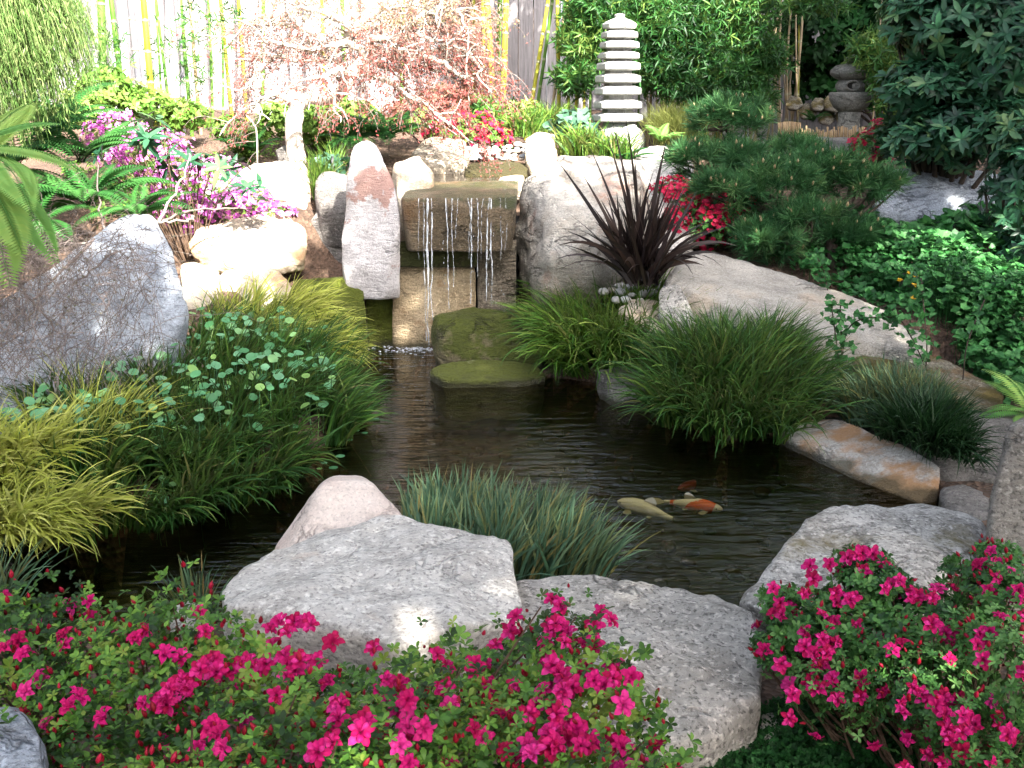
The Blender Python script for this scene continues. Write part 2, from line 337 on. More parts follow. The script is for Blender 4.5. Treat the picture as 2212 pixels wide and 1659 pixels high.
CTRL = np.array([(2.3, 5.8, .40), (3, 5.6, .40), (.1, 6.3, -.05), (.5, 6.0, 0), (-.3, 6.5, -.05), (.8, 5.7, .03), (-.8, 6.1, .05), (-.9, 5.6, .05), (1.1, 5.5, .05), (1.5, 4.7, .0), (1.9, 4.0, .03), (-.9, 5.0, .02), (-1.2, 3.9, .03), (-1.8, 3.2, .02), (-2.2, 4.2, .12), (.5, 6.5, .1), (0, 1.5, .12), (-2, 1.5, .15), (2, 1.5, .08), (0, -1, .1), (-3, -2, .1), (3, -2, .1), (1, 1.9, .06), (3, 2.5, .25), (-3, 2.5, .22), (-.2, 2.3, .1),
    (-1.8, 3.6, .15), (-2.5, 4.8, .25), (-1.2, 5.2, .15), (-1.2, 4.4, .1), (-3, 6, .7), (-1.8, 6.2, .45), (-4, 4, .5), (-1.2, 6.0, .3), (-.75, 6.6, .5), (-1.7, 7, .92), (-2.6, 7, .9), (-3, 8.2, 1.05),
    (-2, 8.5, 1.05), (-.8, 7.6, .92), (-2, 10, 1.28), (-4, 11.6, 1.42), (0, 11.6, 1.42), (0, 9.6, 1.15), (-.9, 9, 1.1), (.2, 8.2, .86), (.2, 7.6, .84), (.95, 9.3, 1.1), (0, 7.1, .8),
    (1.2, 5.2, .12), (1.5, 6.5, .5), (1.2, 6.0, .35), (2.6, 5, .1), (3.2, 4, .12), (1.9, 4.4, .03), (2.4, 7, .55), (3.5, 7, .62), (3, 8.5, .92), (1.2, 7.6, .85), (3.5, 10.5, 1.1), (5, 11, 1.2), (6, 6, .9), (-6, 7, 1.1), (0, 13, 1.5), (5, 14, 1.3), (-6, 14, 1.5)])
def gz(x, y):
    x = np.atleast_1d(np.asarray(x, float)); y = np.atleast_1d(np.asarray(y, float))
    d2 = (x[:, None] - CTRL[:, 0]) ** 2 + (y[:, None] - CTRL[:, 1]) ** 2 + .05; wt = d2 ** -2.3
    z = (wt * CTRL[:, 2]).sum(1) / wt.sum(1)
    z = z + .025 * fbm(np.stack([x * 2, y * 2, x * 0], 1), 3, 5)
    d = pdist(x, y, PW); ins = inpoly(x, y, PW); s = np.where(ins, d, -d)
    t = np.clip((s + .12) / .30, 0, 1); t = t * t * (3 - 2 * t)
    return z * (1 - t) + t * (-.34 + .02 * vnoise(np.stack([x * 4, y * 4, x * 0], 1), 3))
def axis(lo, hi, st, far):
    a = np.arange(lo, hi + 1e-6, st); e = np.geomspace(st * 2, far, 22); return np.concatenate([(lo - e)[::-1], a, hi + e])
ax, ay = axis(-4.5, 5, .06, 60), axis(0, 13, .06, 60)
gx, gy = np.meshgrid(ax, ay); zz = gz(gx.ravel(), gy.ravel())
V = np.stack([gx.ravel(), gy.ravel(), zz], 1); nx, ny = len(ax), len(ay)
ii = (np.arange(ny - 1)[:, None] * nx + np.arange(nx - 1)[None]).ravel()
mb = MB(); mb.add(V, np.stack([ii, ii + 1, ii + nx + 1, ii + nx], 1), .5)
tag(mb.build('ground', M['soil']), 'brown bark mulch garden soil sloping down to the pond', 'ground', kind='structure')
def gz1(x, y): return float(gz(x, y)[0])

# pond bed: its own muddy sheet and stones
def mudmat():
    m, nt = nmat('pond_mud'); v = coords(nt)
    col = ramp(nt, noise(nt, v, 4, 6, .65), [(.35, (.004, .004, .002)), (.55, (.014, .013, .004)), (.7, (.035, .018, .005))])
    p = nd(nt, 'BsdfPrincipled', None, Base_Color=col, Roughness=.9); out(nt, p.outputs[0]); return m
M['mud'] = mudmat()
gx, gy = np.meshgrid(np.arange(-3.2, 3.2, .08), np.arange(1.9, 7, .08)); z = gz(gx.ravel(), gy.ravel()) + .006
nx, ny = gx.shape[1], gx.shape[0]; ii = (np.arange(ny - 1)[:, None] * nx + np.arange(nx - 1)[None]).ravel()
Fq = np.stack([ii, ii + 1, ii + nx + 1, ii + nx], 1); Fq = Fq[z[Fq].max(1) < .02]
mb = MB(); mb.add(np.stack([gx.ravel(), gy.ravel(), z], 1), Fq, .5)
tag(mb.build('pond_bed', M['mud']), 'dark muddy bed of the pond', 'pond bed', kind='structure')
M['pebbles_brown'] = leafmat('pond_pebble', [(.012, .011, .005), (.025, .019, .007), (.05, .028, .009), (.03, .03, .012), (.06, .045, .02)], .7, 0)
mb = MB(); D2, F2 = ico(2)
for k in range(1300):
    x = rng.uniform(-2.2, 2.4); y = rng.uniform(2, 6.6)
    if not inpoly(np.array([x]), np.array([y]), PW)[0]: continue
    s = rng.uniform(.015, .055) * np.array([1, rng.uniform(.6, 1), rng.uniform(.35, .6)]); a = rng.uniform(0, 6.28)
    q = D2 * s; q = np.stack([q[:, 0] * math.cos(a) - q[:, 1] * math.sin(a), q[:, 0] * math.sin(a) + q[:, 1] * math.cos(a), q[:, 2]], 1)
    mb.add(q + np.array([x, y, gz1(x, y) + s[2] * .5]), F2)
tag(mb.build('pond_stones', M['pebbles_brown']), 'many brown stones lying under water on the pond bed', 'stones', kind='stuff')

def watermat(name, tint, ws=1., rough=.02, bump=.12):
    m, nt = nmat(name)
    v1 = coords(nt, scale=(2.2, 9, 1), rot=(0, 0, .12)); v2 = coords(nt, scale=(5, 16, 1), rot=(0, 0, -.25))
    a = noise(nt, v1, 2.2 * ws, 3, .5, .4); b = noise(nt, v2, 2.5 * ws, 2, .5)
    h = nd(nt, 'Math', {'operation': 'MULTIPLY_ADD'}, i0=b, i1=.35, i2=a).outputs[0]
    bp = nd(nt, 'Bump', None, Strength=bump, Distance=.05, Height=h)
    gl = nd(nt, 'BsdfGlossy', None, Color=(1, 1, 1, 1), Roughness=rough, Normal=bp.outputs[0])
    tr = nd(nt, 'BsdfTransparent', None, Color=c4(tint))
    fr = nd(nt, 'Fresnel', None, IOR=1.36, Normal=bp.outputs[0])
    mx = nd(nt, 'MixShader', None, i0=fr.outputs[0], i1=tr.outputs[0], i2=gl.outputs[0]); out(nt, mx.outputs[0]); return m
M['water'] = watermat('pond_water', (.76, .70, .48), .8, .02, .26)
def sheet(name, poly, z, mat, label, cat, kind):
    bm = bmesh.new(); vs_ = [bm.verts.new((a, b, z)) for a, b in poly]; f = bm.faces.new(vs_); bmesh.ops.triangulate(bm, faces=[f])
    m = bpy.data.meshes.new(name); bm.normal_update(); bm.to_mesh(m); bm.free(); m.materials.append(mat)
    if m.polygons[0].normal.z < 0: m.flip_normals()
    o = bpy.data.objects.new(name, m); COL.objects.link(o); return tag(o, label, cat, kind=kind)
cW = PW.mean(0); big = []
for i, q in enumerate(PW):
    a = PW[i - 1]; b = PW[(i + 1) % len(PW)]; t = b - a; n = np.array([t[1], -t[0]]); n /= np.linalg.norm(n)
    if inpoly(np.array([q[0] + n[0] * .02]), np.array([q[1] + n[1] * .02]), PW)[0]: n = -n
    big.append(q + n * .06)
sheet('pond_water', big, 0, M['water'], 'dark rippled water of the koi pond', 'water', 'structure')

# ------------------------------------------------------------------ boulders and slabs (photo points with distance)
rock('boulder', 'granite', [(445, 1300, 2.32), (500, 1265, 2.5), (575, 1195, 2.72), (640, 1158, 2.85), (830, 1128, 2.92), (905, 1112, 2.95), (985, 1135, 2.85), (1098, 1150, 2.78), (1116, 1235, 2.5), (1122, 1320, 2.28),
     (1010, 1345, 2.2), (880, 1380, 2.08), (760, 1345, 2.15), (640, 1325, 2.2), (500, 1318, 2.25), (900, 1440, 2.2), (1110, 1400, 2.3), (600, 1400, 2.35)],
     'largest pale grey flat topped boulder at the pond edge behind the long azalea', sub=6, thick=0, down=-.05, amp=.055, p=50, chips=7)
rock('rock', 'granite_pink', [(590, 1190, 2.95), (660, 1095, 3.0), (700, 1042, 3.05), (735, 1034, 3.1), (800, 1040, 3.1), (835, 1075, 3.05), (880, 1140, 2.95), (870, 1200, 2.85), (600, 1230, 2.8)],
     'pinkish rock with a blunt peak just behind the largest grey boulder', thick=.22, down=-.2, amp=.03, p=40, chips=2)
rock('boulder', 'granite2', [(1112, 1246, 2.62), (1240, 1238, 2.68), (1400, 1258, 2.66), (1520, 1288, 2.58), (1598, 1308, 2.5), (1640, 1340, 2.38), (1650, 1420, 2.2), (1640, 1530, 2.0), (1560, 1598, 1.9), (1490, 1632, 1.86), (1390, 1620, 1.84), (1200, 1500, 1.95), (1112, 1400, 2.2)],
     'long speckled grey boulder between the grey flat topped one and the right azalea', sub=6, thick=0, down=.0, amp=.065, p=34, chips=7, strata=.010)
rock('boulder', 'granite_lichen', [(1596, 1300, 2.6), (1640, 1250, 2.72), (1700, 1180, 2.9), (1748, 1112, 3.15), (1800, 1094, 3.3), (1900, 1088, 3.4), (2010, 1086, 3.4), (2100, 1108, 3.25), (2138, 1150, 3.1), (2130, 1195, 2.95), (2060, 1235, 2.75), (1930, 1300, 2.55), (1760, 1335, 2.45), (1660, 1310, 2.5), (1640, 1345, 2.55)],
     'big pale boulder with lichen patches behind the right azalea', sub=6, thick=0, down=.02, amp=.06, p=36, chips=6)
rock('rock', 'darkrock2', [(2138, 1190, 2.75), (2132, 1100, 2.8), (2176, 922, 2.95), (2214, 905, 3.0), (2280, 900, 3.0), (2300, 1200, 2.7), (2138, 1260, 2.7)],
     'upright grey stone block cut by the right edge of the photo', thick=.35, down=0, amp=.025, p=40, chips=1)
rock('rock', 'granite_rust', [(1680, 943, 4.5), (1700, 925, 4.6), (1745, 898, 4.72), (1775, 895, 4.72), (1900, 945, 4.28), (2000, 988, 4.0), (2032, 1008, 3.9), (2026, 1085, 3.78), (1985, 1085, 3.76), (1850, 1030, 4.02), (1720, 972, 4.38)],
     'long rust stained rock lying along the right pond edge', sub=6, thick=.16, down=-.25, amp=.03, p=70, chips=2)
rock('rock', 'darkrock', [(1930, 888, 4.7), (2060, 884, 4.7), (2230, 892, 4.5), (2200, 1000, 4.0), (2150, 1150, 3.6), (2040, 1130, 3.7), (2020, 1000, 4.0), (1960, 920, 4.4)],
     'dark grey rock behind the rust stained rock at the right', thick=.3, down=-.1, amp=.04)
rock('rock', 'darkrock', [(2030, 1055, 3.75), (2090, 1045, 3.8), (2160, 1075, 3.7), (2160, 1150, 3.4), (2040, 1112, 3.55)],
     'small dark rock at the water between the rust stained rock and the upright block', thick=.1, down=-.2, amp=.05)
rock('boulder', 'lichenbrown', [(1838, 770, 5.1), (1870, 758, 5.2), (1960, 760, 5.25), (2035, 776, 5.2), (2130, 820, 4.95), (2175, 856, 4.75), (2160, 885, 4.6), (1960, 888, 4.6), (1870, 862, 4.75), (1840, 815, 4.95)],
     'brown mottled boulder below the green ground cover at the right', sub=6, thick=.15, down=.1, amp=.06, chips=4)
rock('stone_slab', 'slabtop', [(1440, 612, 5.7), (1452, 590, 5.85), (1492, 543, 6.35), (1560, 552, 6.35), (1750, 608, 6.05), (1950, 690, 5.6), (2010, 735, 5.3), (1990, 765, 5.1), (1850, 736, 5.2), (1700, 702, 5.32), (1530, 640, 5.6), (1470, 705, 5.6), (1600, 745, 5.4), (1830, 800, 5.15), (2000, 800, 5.05)],
     'long pale slab with a flat sloping top leading right under the pine', sub=6, thick=0, down=.05, amp=.02, p=90, chips=0)
rock('rock', 'granite2', [(1425, 620, 5.62), (1470, 612, 5.6), (1505, 690, 5.4), (1500, 730, 5.35), (1450, 715, 5.4), (1422, 670, 5.5)],
     'small grey rock leaning on the left end of the long slab', thick=.1, down=.1, amp=.04)
rock('rock', 'granite_cream', [(1335, 662, 5.7), (1400, 640, 5.9), (1455, 665, 5.7), (1480, 700, 5.45), (1470, 720, 5.4), (1380, 700, 5.5)],
     'flat cream stone under the bed of river pebbles', thick=.05, down=.05, amp=.04)
rock('boulder', 'granite_big', [(1108, 500, 6.75), (1104, 440, 6.7), (1128, 385, 6.75), (1180, 352, 6.9), (1250, 336, 7.0), (1330, 330, 7.1), (1400, 360, 6.9), (1425, 450, 6.7), (1400, 560, 6.5), (1300, 625, 6.2), (1200, 645, 6.1), (1150, 640, 6.25), (1118, 570, 6.6), (1190, 560, 6.02), (1180, 430, 6.35), (1300, 500, 6.05), (1250, 400, 6.5)],
     'largest boulder right of the waterfall, cream and rosy with mossy foot', sub=6, thick=.15, down=-.1, amp=.085, p=44, chips=9, seed=83)
rock('boulder', 'granite_tall', [(737, 520, 6.31), (745, 430, 6.36), (758, 365, 6.36), (755, 325, 6.41), (775, 302, 6.46), (796, 295, 6.46), (820, 318, 6.41), (845, 380, 6.36), (864, 465, 6.26), (852, 530, 6.24), (838, 588, 6.21), (745, 592, 6.26)],
     'tall upright white rock with a rusty top left of the waterfall', sub=6, thick=.16, down=.35, amp=.035, p=34, chips=3)
rock('rock', 'granite_cream', [(846, 350, 6.9), (880, 340, 7.0), (905, 332, 7.1), (936, 372, 6.95), (930, 400, 6.8), (880, 432, 6.62), (864, 460, 6.6), (850, 400, 6.75)],
     'pale angular rock between the tall white rock and the waterfall slab', thick=.12, down=.6, amp=.04, p=34, chips=4)
rock('rock', 'granite_cream', [(888, 333, 8.3), (915, 300, 8.5), (945, 293, 8.5), (1002, 300, 8.4), (1014, 330, 8.3), (1010, 352, 8.2), (930, 358, 8.2)],
     'oblong cream rock under the bright azalea above the waterfall', thick=.2, down=.9, amp=.05)
rock('rock', 'granite_big', [(1012, 352, 8.2), (1080, 343, 8.4), (1140, 352, 8.3), (1138, 380, 7.95), (1000, 378, 7.95)],
     'low flat rock at the back rim of the upper pool', thick=.1, down=.8, amp=.04)
rock('rock', 'granite_cream', [(1072, 388, 7.6), (1100, 376, 7.8), (1132, 376, 7.8), (1130, 396, 7.5), (1078, 400, 7.45)],
     'small orange tinted rock at the right end of the upper pool', thick=.05, down=.85, amp=.05)
rock('rock', 'granite_cream', [(1134, 345, 8.2), (1135, 300, 8.3), (1160, 284, 8.35), (1200, 288, 8.35), (1206, 330, 8.2), (1190, 362, 8.1), (1150, 365, 8.1)],
     'upright squarish cream rock left of the pagoda foot', thick=.15, down=.9, amp=.04, p=34)
rock('boulder', 'granite_cream', [(500, 385, 7.0), (540, 352, 7.15), (600, 348, 7.2), (660, 350, 7.15), (675, 390, 7.0), (668, 430, 6.85), (620, 448, 6.8), (560, 450, 6.8), (510, 430, 6.85)],
     'pale boulder under the weeping maple trunk', thick=.25, down=.5, amp=.05)
rock('boulder', 'darkrock', [(676, 400, 6.85), (690, 372, 6.95), (720, 365, 6.95), (756, 375, 6.9), (760, 430, 6.75), (730, 448, 6.7), (690, 445, 6.75)],
     'round dark grey boulder left of the tall white rock', thick=.2, down=.6, amp=.04, p=14, chips=2)
rock('boulder', 'granite_cream', [(405, 520, 6.3), (425, 484, 6.45), (520, 470, 6.6), (620, 452, 6.7), (662, 485, 6.55), (666, 545, 6.4), (640, 580, 6.3), (560, 575, 6.2), (480, 572, 6.15), (430, 565, 6.2), (520, 500, 6.35)],
     'big sunlit cream boulder with a brown left end above the golden grass', sub=6, thick=.2, down=.5, amp=.08, chips=9, p=36)
rock('rock', 'granite_cream', [(470, 590, 6.15), (540, 565, 6.25), (620, 590, 6.15), (632, 630, 6.0), (560, 670, 5.85), (485, 665, 5.85)],
     'cream rock tucked beneath the big sunlit boulder', thick=.2, down=.1, amp=.06)
rock('rock', 'granite_cream', [(384, 570, 5.95), (420, 562, 6.05), (474, 585, 6.0), (474, 620, 5.9), (440, 662, 5.75), (400, 672, 5.7)],
     'brown and buff rock beside the blue grey boulder', thick=.2, down=.1, amp=.04, p=34)
rock('boulder', 'granite_blue', [(292, 450, 5.3), (318, 446, 5.35), (345, 452, 5.35), (376, 500, 5.2), (395, 580, 5.05), (420, 690, 4.85), (400, 720, 4.75), (300, 770, 4.6), (160, 850, 4.35), (20, 920, 4.1), (-120, 930, 4.0), (-120, 720, 4.6), (60, 620, 4.9), (190, 535, 5.15)],
     'largest blue grey boulder at the left draped with bare twigs', sub=6, thick=.2, down=.0, amp=.045, p=30, chips=4)
rock('stone_block', 'mossydark', [(612, 640, 6.2), (640, 606, 6.3), (780, 600, 6.3), (792, 660, 6.2), (796, 742, 6.15), (620, 742, 6.15), (600, 690, 6.1)],
     'mossy dark block left of the waterfall wall', thick=.25, down=-.3, amp=.03, p=40, chips=1)
rock('stone_block', 'mossstrip', [(790, 480, 6.46), (856, 480, 6.46), (857, 741, 6.40), (798, 742, 6.38), (788, 600, 6.42)],
     'narrow green streaked wall block below the tall white rock', thick=.15, down=-.3, amp=.02, p=60, chips=0)
rock('stone_block', 'wallstone', [(846, 524, 6.34), (940, 512, 6.35), (1030, 526, 6.34), (1031, 577, 6.33), (845, 577, 6.33)],
     'upper buff wall stone behind the falling water', thick=.25, down=None, amp=.02, p=90, chips=0)
rock('stone_block', 'wallstone', [(850, 580, 6.40), (1028, 580, 6.40), (1026, 742, 6.34), (848, 742, 6.34)],
     'lower and taller buff wall stone behind the falling water', thick=.2, down=-.3, amp=.018, p=60, chips=1)
rock('stone_block', 'wetwall', [(1033, 522, 6.42), (1114, 520, 6.42), (1114, 742, 6.36), (1031, 742, 6.36)],
     'dark wet wall stone at the right of the waterfall recess', thick=.2, down=-.3, amp=.025, p=50, chips=1)
rock('stone_block', 'darkrock', [(700, 440, 6.85), (770, 430, 6.85), (770, 600, 6.7), (660, 600, 6.7), (640, 520, 6.75)],
     'dark retaining block in the gap left of the tall white rock', thick=.15, down=.1, amp=.03, p=40)
rock('stone_block', 'black', [(840, 470, 6.75), (1130, 470, 6.75), (1130, 742, 6.7), (840, 742, 6.7)],  # backing block, the shade of the recess put into its colour
     'black block painted as the shade deep in the recess under the brown slab', thick=.15, down=-.3, amp=.03, p=60, chips=0)
rock('stone_slab', 'wetbrown', [(868, 432, 6.22), (880, 400, 7.0), (895, 393, 7.3), (1118, 393, 7.3), (1114, 432, 6.22), (1108, 488, 6.2), (1090, 492, 6.22), (960, 490, 6.2), (880, 488, 6.22), (868, 470, 6.25)],
     'thick wet brown slab the water spills over', sub=6, thick=0, down=.66, amp=.018, p=46, chips=2)
rock('boulder', 'mossy', [(932, 690, 6.0), (945, 668, 6.15), (1000, 660, 6.3), (1140, 662, 6.3), (1180, 680, 6.1), (1170, 770, 5.85), (1000, 782, 5.75), (950, 770, 5.8), (934, 730, 5.9), (955, 690, 5.85)],
     'dark green mossy boulder at the foot of the waterfall', sub=6, thick=0, down=-.25, amp=.08, p=24, chips=7)
rock('rock', 'mossylight', [(924, 797, 5.6), (960, 783, 5.7), (1080, 772, 5.8), (1150, 780, 5.75), (1180, 810, 5.55), (1130, 822, 5.45), (960, 822, 5.42)],
     'low yellow green algae covered rock in front of the mossy boulder', sub=6, thick=0, down=-.2, amp=.05, chips=3)
rock('rock', 'darkrock', [(1290, 800, 5.25), (1350, 785, 5.35), (1425, 800, 5.3), (1440, 860, 5.05), (1330, 850, 5.05)],
     'grey rock peeping out between the two right bank grasses', thick=.1, down=-.2, amp=.05)
rock('rock', 'granite_blue', [(-60, 1550, 1.52), (0, 1522, 1.56), (60, 1530, 1.55), (100, 1590, 1.46), (95, 1700, 1.35), (-60, 1700, 1.35)],
     'smooth bluish stone in the bottom left corner', thick=.1, down=.1, amp=.03, p=12, chips=1)
rock('rock', 'granite2', [(362, 1318, 2.5), (395, 1300, 2.58), (445, 1296, 2.6), (460, 1330, 2.5), (440, 1380, 2.4), (370, 1370, 2.4)],
     'small pale rock left of the largest grey boulder', thick=.08, down=0, amp=.04)
rock('rock', 'granite2', [(1645, 1545, 2.1), (1670, 1540, 2.12), (1690, 1580, 2.05), (1660, 1610, 2.0), (1640, 1590, 2.02)],
     'small brown rock at the right foot of the speckled boulder', thick=.06, down=0, amp=.06)
rock('rock', 'granite_blue', [(1890, 372, 7.6), (1990, 362, 7.7), (2150, 375, 7.5), (2230, 395, 7.3), (2230, 480, 7.0), (2100, 478, 7.0), (1900, 470, 7.1), (1880, 410, 7.3)],
     'long low blue grey boulder below the rhododendron', sub=6, thick=.3, down=.6, amp=.03, p=30)
rock('rock', 'granite', [(1380, 318, 8.1), (1430, 312, 8.2), (1490, 322, 8.1), (1500, 350, 7.8), (1470, 440, 7.4), (1380, 440, 7.4), (1350, 350, 7.9)],
     'pale rock half hidden behind the dark flax', thick=.2, down=.7, amp=.04)
rock('rock', 'granite', [(1400, 420, 6.9), (1480, 415, 7.0), (1500, 470, 6.8), (1480, 540, 6.5), (1400, 540, 6.5)],
     'white rock between the flax and the red azalea', thick=.15, down=.4, amp=.04)
rock('rock', 'granite', [(440, 385, 7.4), (500, 372, 7.5), (520, 400, 7.3), (500, 440, 7.1), (430, 430, 7.1)],
     'sunlit white rock among the violet azalea flowers', thick=.15, down=.7, amp=.05)
rock('rock', 'darkrock', [(596, 322, 7.9), (610, 312, 8), (628, 318, 8), (634, 338, 7.85), (600, 342, 7.8)], 'small brown rock at the left foot of the maple trunk', thick=.06, down=.95, amp=.04)
rock('stepping_stone', 'darkrock', [(1640, 305, 8.9), (1700, 296, 9.2), (1830, 300, 9.2), (1850, 318, 8.7), (1780, 335, 8.3), (1680, 330, 8.4)],
     'flat grey paving stone in front of the bamboo edging', cat='paving stone', thick=0, down=.85, amp=.02, p=40, chips=1)
rock('stepping_stone', 'darkrock', [(1940, 582, 6.0), (2040, 575, 6.2), (2230, 615, 6.0), (2230, 640, 5.7), (2120, 640, 5.6), (1980, 605, 5.8)],
     'flat grey paving stone among the right ground cover', cat='paving stone', thick=0, down=.35, amp=.02, p=40, chips=1)
# little wall of stones behind the bamboo edging
k = 0
for X, Y, s, lab in [(1715, 222, 20, 'leftmost stone'), (1745, 240, 22, 'lower second stone'), (1768, 225, 19, 'upper middle stone'), (1800, 222, 26, 'roundest stone'), (1822, 250, 20, 'lower right stone'), (1785, 252, 22, 'lower middle stone'), (1838, 225, 20, 'stone beside the lantern foot')]:
    rock('wall_stone', 'lichenbrown', [(X - s, Y, 10.4), (X - s * .3, Y - s * .8, 10.5), (X + s * .6, Y - s * .7, 10.5), (X + s, Y + s * .2, 10.4), (X + s * .3, Y + s * .8, 10.3), (X - s * .7, Y + s * .7, 10.3)],
         lab + ' of the low rubble row by the lantern', group='rubble stones behind the bamboo edging', thick=.12, sub=4, amp=.04, p=18)

# ------------------------------------------------------------------ plant helpers
def frames(n):
    n = n / (np.linalg.norm(n, axis=1)[:, None] + 1e-9)
    ref = np.where(np.abs(n[:, 2:3]) > .95, np.array([[1., 0, 0]]), np.array([[0, 0, 1.]]))
    a = np.cross(ref, n); a /= np.linalg.norm(a, axis=1)[:, None] + 1e-9
    return a, np.cross(n, a), n
def unit(v): return v / (np.linalg.norm(v, axis=-1, keepdims=True) + 1e-9)
def rdir(n): return unit(rng.normal(size=(n, 3)))
# leaf templates: (along, across, up), quads
def t_lance(w=.22, cup=.05, droop=.12):
    T = [(0, 0, 0), (.3, -w * .9, cup), (.3, 0, 0), (.3, w * .9, cup), (.7, -w * .8, cup - droop * .4), (.7, 0, -droop * .5), (.7, w * .8, cup - droop * .4), (1, 0, -droop)]
    return np.array(T), [np.array([[0, 2, 1], [0, 3, 2], [4, 5, 7], [5, 6, 7]]), np.array([[1, 2, 5, 4], [2, 3, 6, 5]])]
def t_simple(w=.25, droop=.1):
    return np.array([(0, 0, 0), (.5, -w, .03), (1, 0, -droop), (.5, w, .03)]), [np.array([[0, 3, 2, 1]])]
def t_oval(w=.3, cup=.05, droop=.1):
    T = [(0, 0, 0), (.35, -w * .65, cup), (.35, 0, 0), (.35, w * .65, cup), (.75, -w, cup - droop * .4), (.75, 0, -droop * .4), (.75, w, cup - droop * .4), (1, -w * .4, -droop), (1.04, 0, -droop), (1, w * .4, -droop)]
    return np.array(T), [np.array([[0, 2, 1], [0, 3, 2]]), np.array([[1, 2, 5, 4], [2, 3, 6, 5], [4, 5, 8, 7], [5, 6, 9, 8]])]
def t_round(n=9):
    T = [(0, 0, 0)]
    for k in range(n):
        a = 2 * math.pi * k / n + .2; r = 1 if k % 2 else .93
        T.append((r * math.cos(a), r * math.sin(a), .16 if k % 2 else .24))
    return np.array(T), [np.array([[0, 1 + k, 1 + (k + 1) % n] for k in range(n)])]
def t_heart():
    T = [(0, 0, 0), (-.12, -.3, .05), (.2, -.52, .1), (.7, -.32, .03), (1, 0, -.1), (.7, .32, .03), (.2, .52, .1), (-.12, .3, .05), (.5, 0, 0)]
    return np.array(T), [np.array([[0, 8, 1], [1, 8, 2], [2, 8, 3], [3, 8, 4], [4, 8, 5], [5, 8, 6], [6, 8, 7], [7, 8, 0]])]
def leaves(mb, C, D, Nn, tpl, size, jit=.3, rnd=None):
    """a leaf at each C, running along D, face towards Nn"""
    T, Fs = tpl; n = len(C)
    if n == 0: return
    D = unit(D); A = unit(np.cross(Nn, D)); U = np.cross(D, A)
    s = (size * rng.uniform(1 - jit, 1 + jit, n))[:, None, None]
    V = C[:, None] + s * (T[None, :, 0:1] * D[:, None] + T[None, :, 1:2] * A[:, None] + T[None, :, 2:3] * U[:, None])
    k = len(T); offs = (np.arange(n) * k)[:, None, None]
    r = rng.random(n) if rnd is None else np.broadcast_to(rnd, (n,))
    mb.add(V.reshape(-1, 3), [(f[None] + offs).reshape(-1, f.shape[1]) for f in Fs], np.repeat(r, k))
def whorls(mb, C, A, k, tpl, size, ang=65, jit=.25, rnd=None, angj=12):
    """k leaves radiating round the axis A at each C"""
    n = len(C); a, b, nn = frames(A); ph0 = rng.random(n) * 6.28
    r0 = rng.random(n) if rnd is None else np.broadcast_to(rnd, (n,))
    for i in range(k):
        ph = ph0 + 6.283 * i / k + rng.normal(0, .2, n); t = np.radians(ang + rng.normal(0, angj, n))
        rad = a * np.cos(ph)[:, None] + b * np.sin(ph)[:, None]
        D = nn * np.cos(t)[:, None] + rad * np.sin(t)[:, None]
        leaves(mb, C, D, nn + .01, tpl, size, jit, np.clip(r0 + rng.normal(0, .15, n), 0, .999))
def ells(E):                         # (X,Y,d, rx px, ry px, depth m) -> world ellipsoids
    o = []
    for X, Y, d, a, b, q in E: o.append((P(X, Y, d), np.array([px(a, d), q, px(b, d)])))
    return o
def cloud(E, n, lo=.55, up=0, lump=.18, seed=0):
    """points in the outer shell of lumpy ellipsoids + their outward normals"""
    vol = np.array([e[1][0] * e[1][2] + e[1][0] * e[1][1] + .01 for e in E]); cnt = rng.multinomial(n, vol / vol.sum())
    C = []; Nn = []
    for (c0, r0), m in zip(E, cnt):
        d = rdir(m)
        if up: d[:, 2] = np.where(rng.random(m) < up, np.abs(d[:, 2]), d[:, 2])
        r = rng.uniform(lo ** 3, 1, m) ** (1 / 3) * (1 + lump * fbm(d * 2.5 + c0, 3, seed))
        C.append(c0 + d * r0 * r[:, None]); Nn.append(unit(d / r0))
    return np.concatenate(C), np.concatenate(Nn)
def tube(mb, pts, rad, k=6, rnd=.5):
    pts = np.asarray(pts, float); rad = np.broadcast_to(np.asarray(rad, float), (len(pts),)); n = len(pts)
    T = unit(np.gradient(pts, axis=0)); a, b, _ = frames(T)
    for i in range(1, n):            # keep the ring from twisting
        v = a[i - 1] - T[i] * (a[i - 1] @ T[i]); a[i] = v / (np.linalg.norm(v) + 1e-9); b[i] = np.cross(T[i], a[i])
    ph = np.arange(k) * 2 * math.pi / k
    V = pts[:, None] + rad[:, None, None] * (np.cos(ph)[None, :, None] * a[:, None] + np.sin(ph)[None, :, None] * b[:, None])
    i, j = np.meshgrid(np.arange(n - 1), np.arange(k), indexing='ij'); i = i.ravel(); j = j.ravel(); j2 = (j + 1) % k
    F = np.stack([i * k + j, i * k + j2, (i + 1) * k + j2, (i + 1) * k + j], 1)
    V = V.reshape(-1, 3); nn = len(V); V = np.concatenate([V, pts[:1], pts[-1:]])
    caps = np.array([[nn, (q + 1) % k, q] for q in range(k)] + [[nn + 1, (n - 1) * k + q, (n - 1) * k + (q + 1) % k] for q in range(k)])
    mb.add(V, [F, caps], rnd)
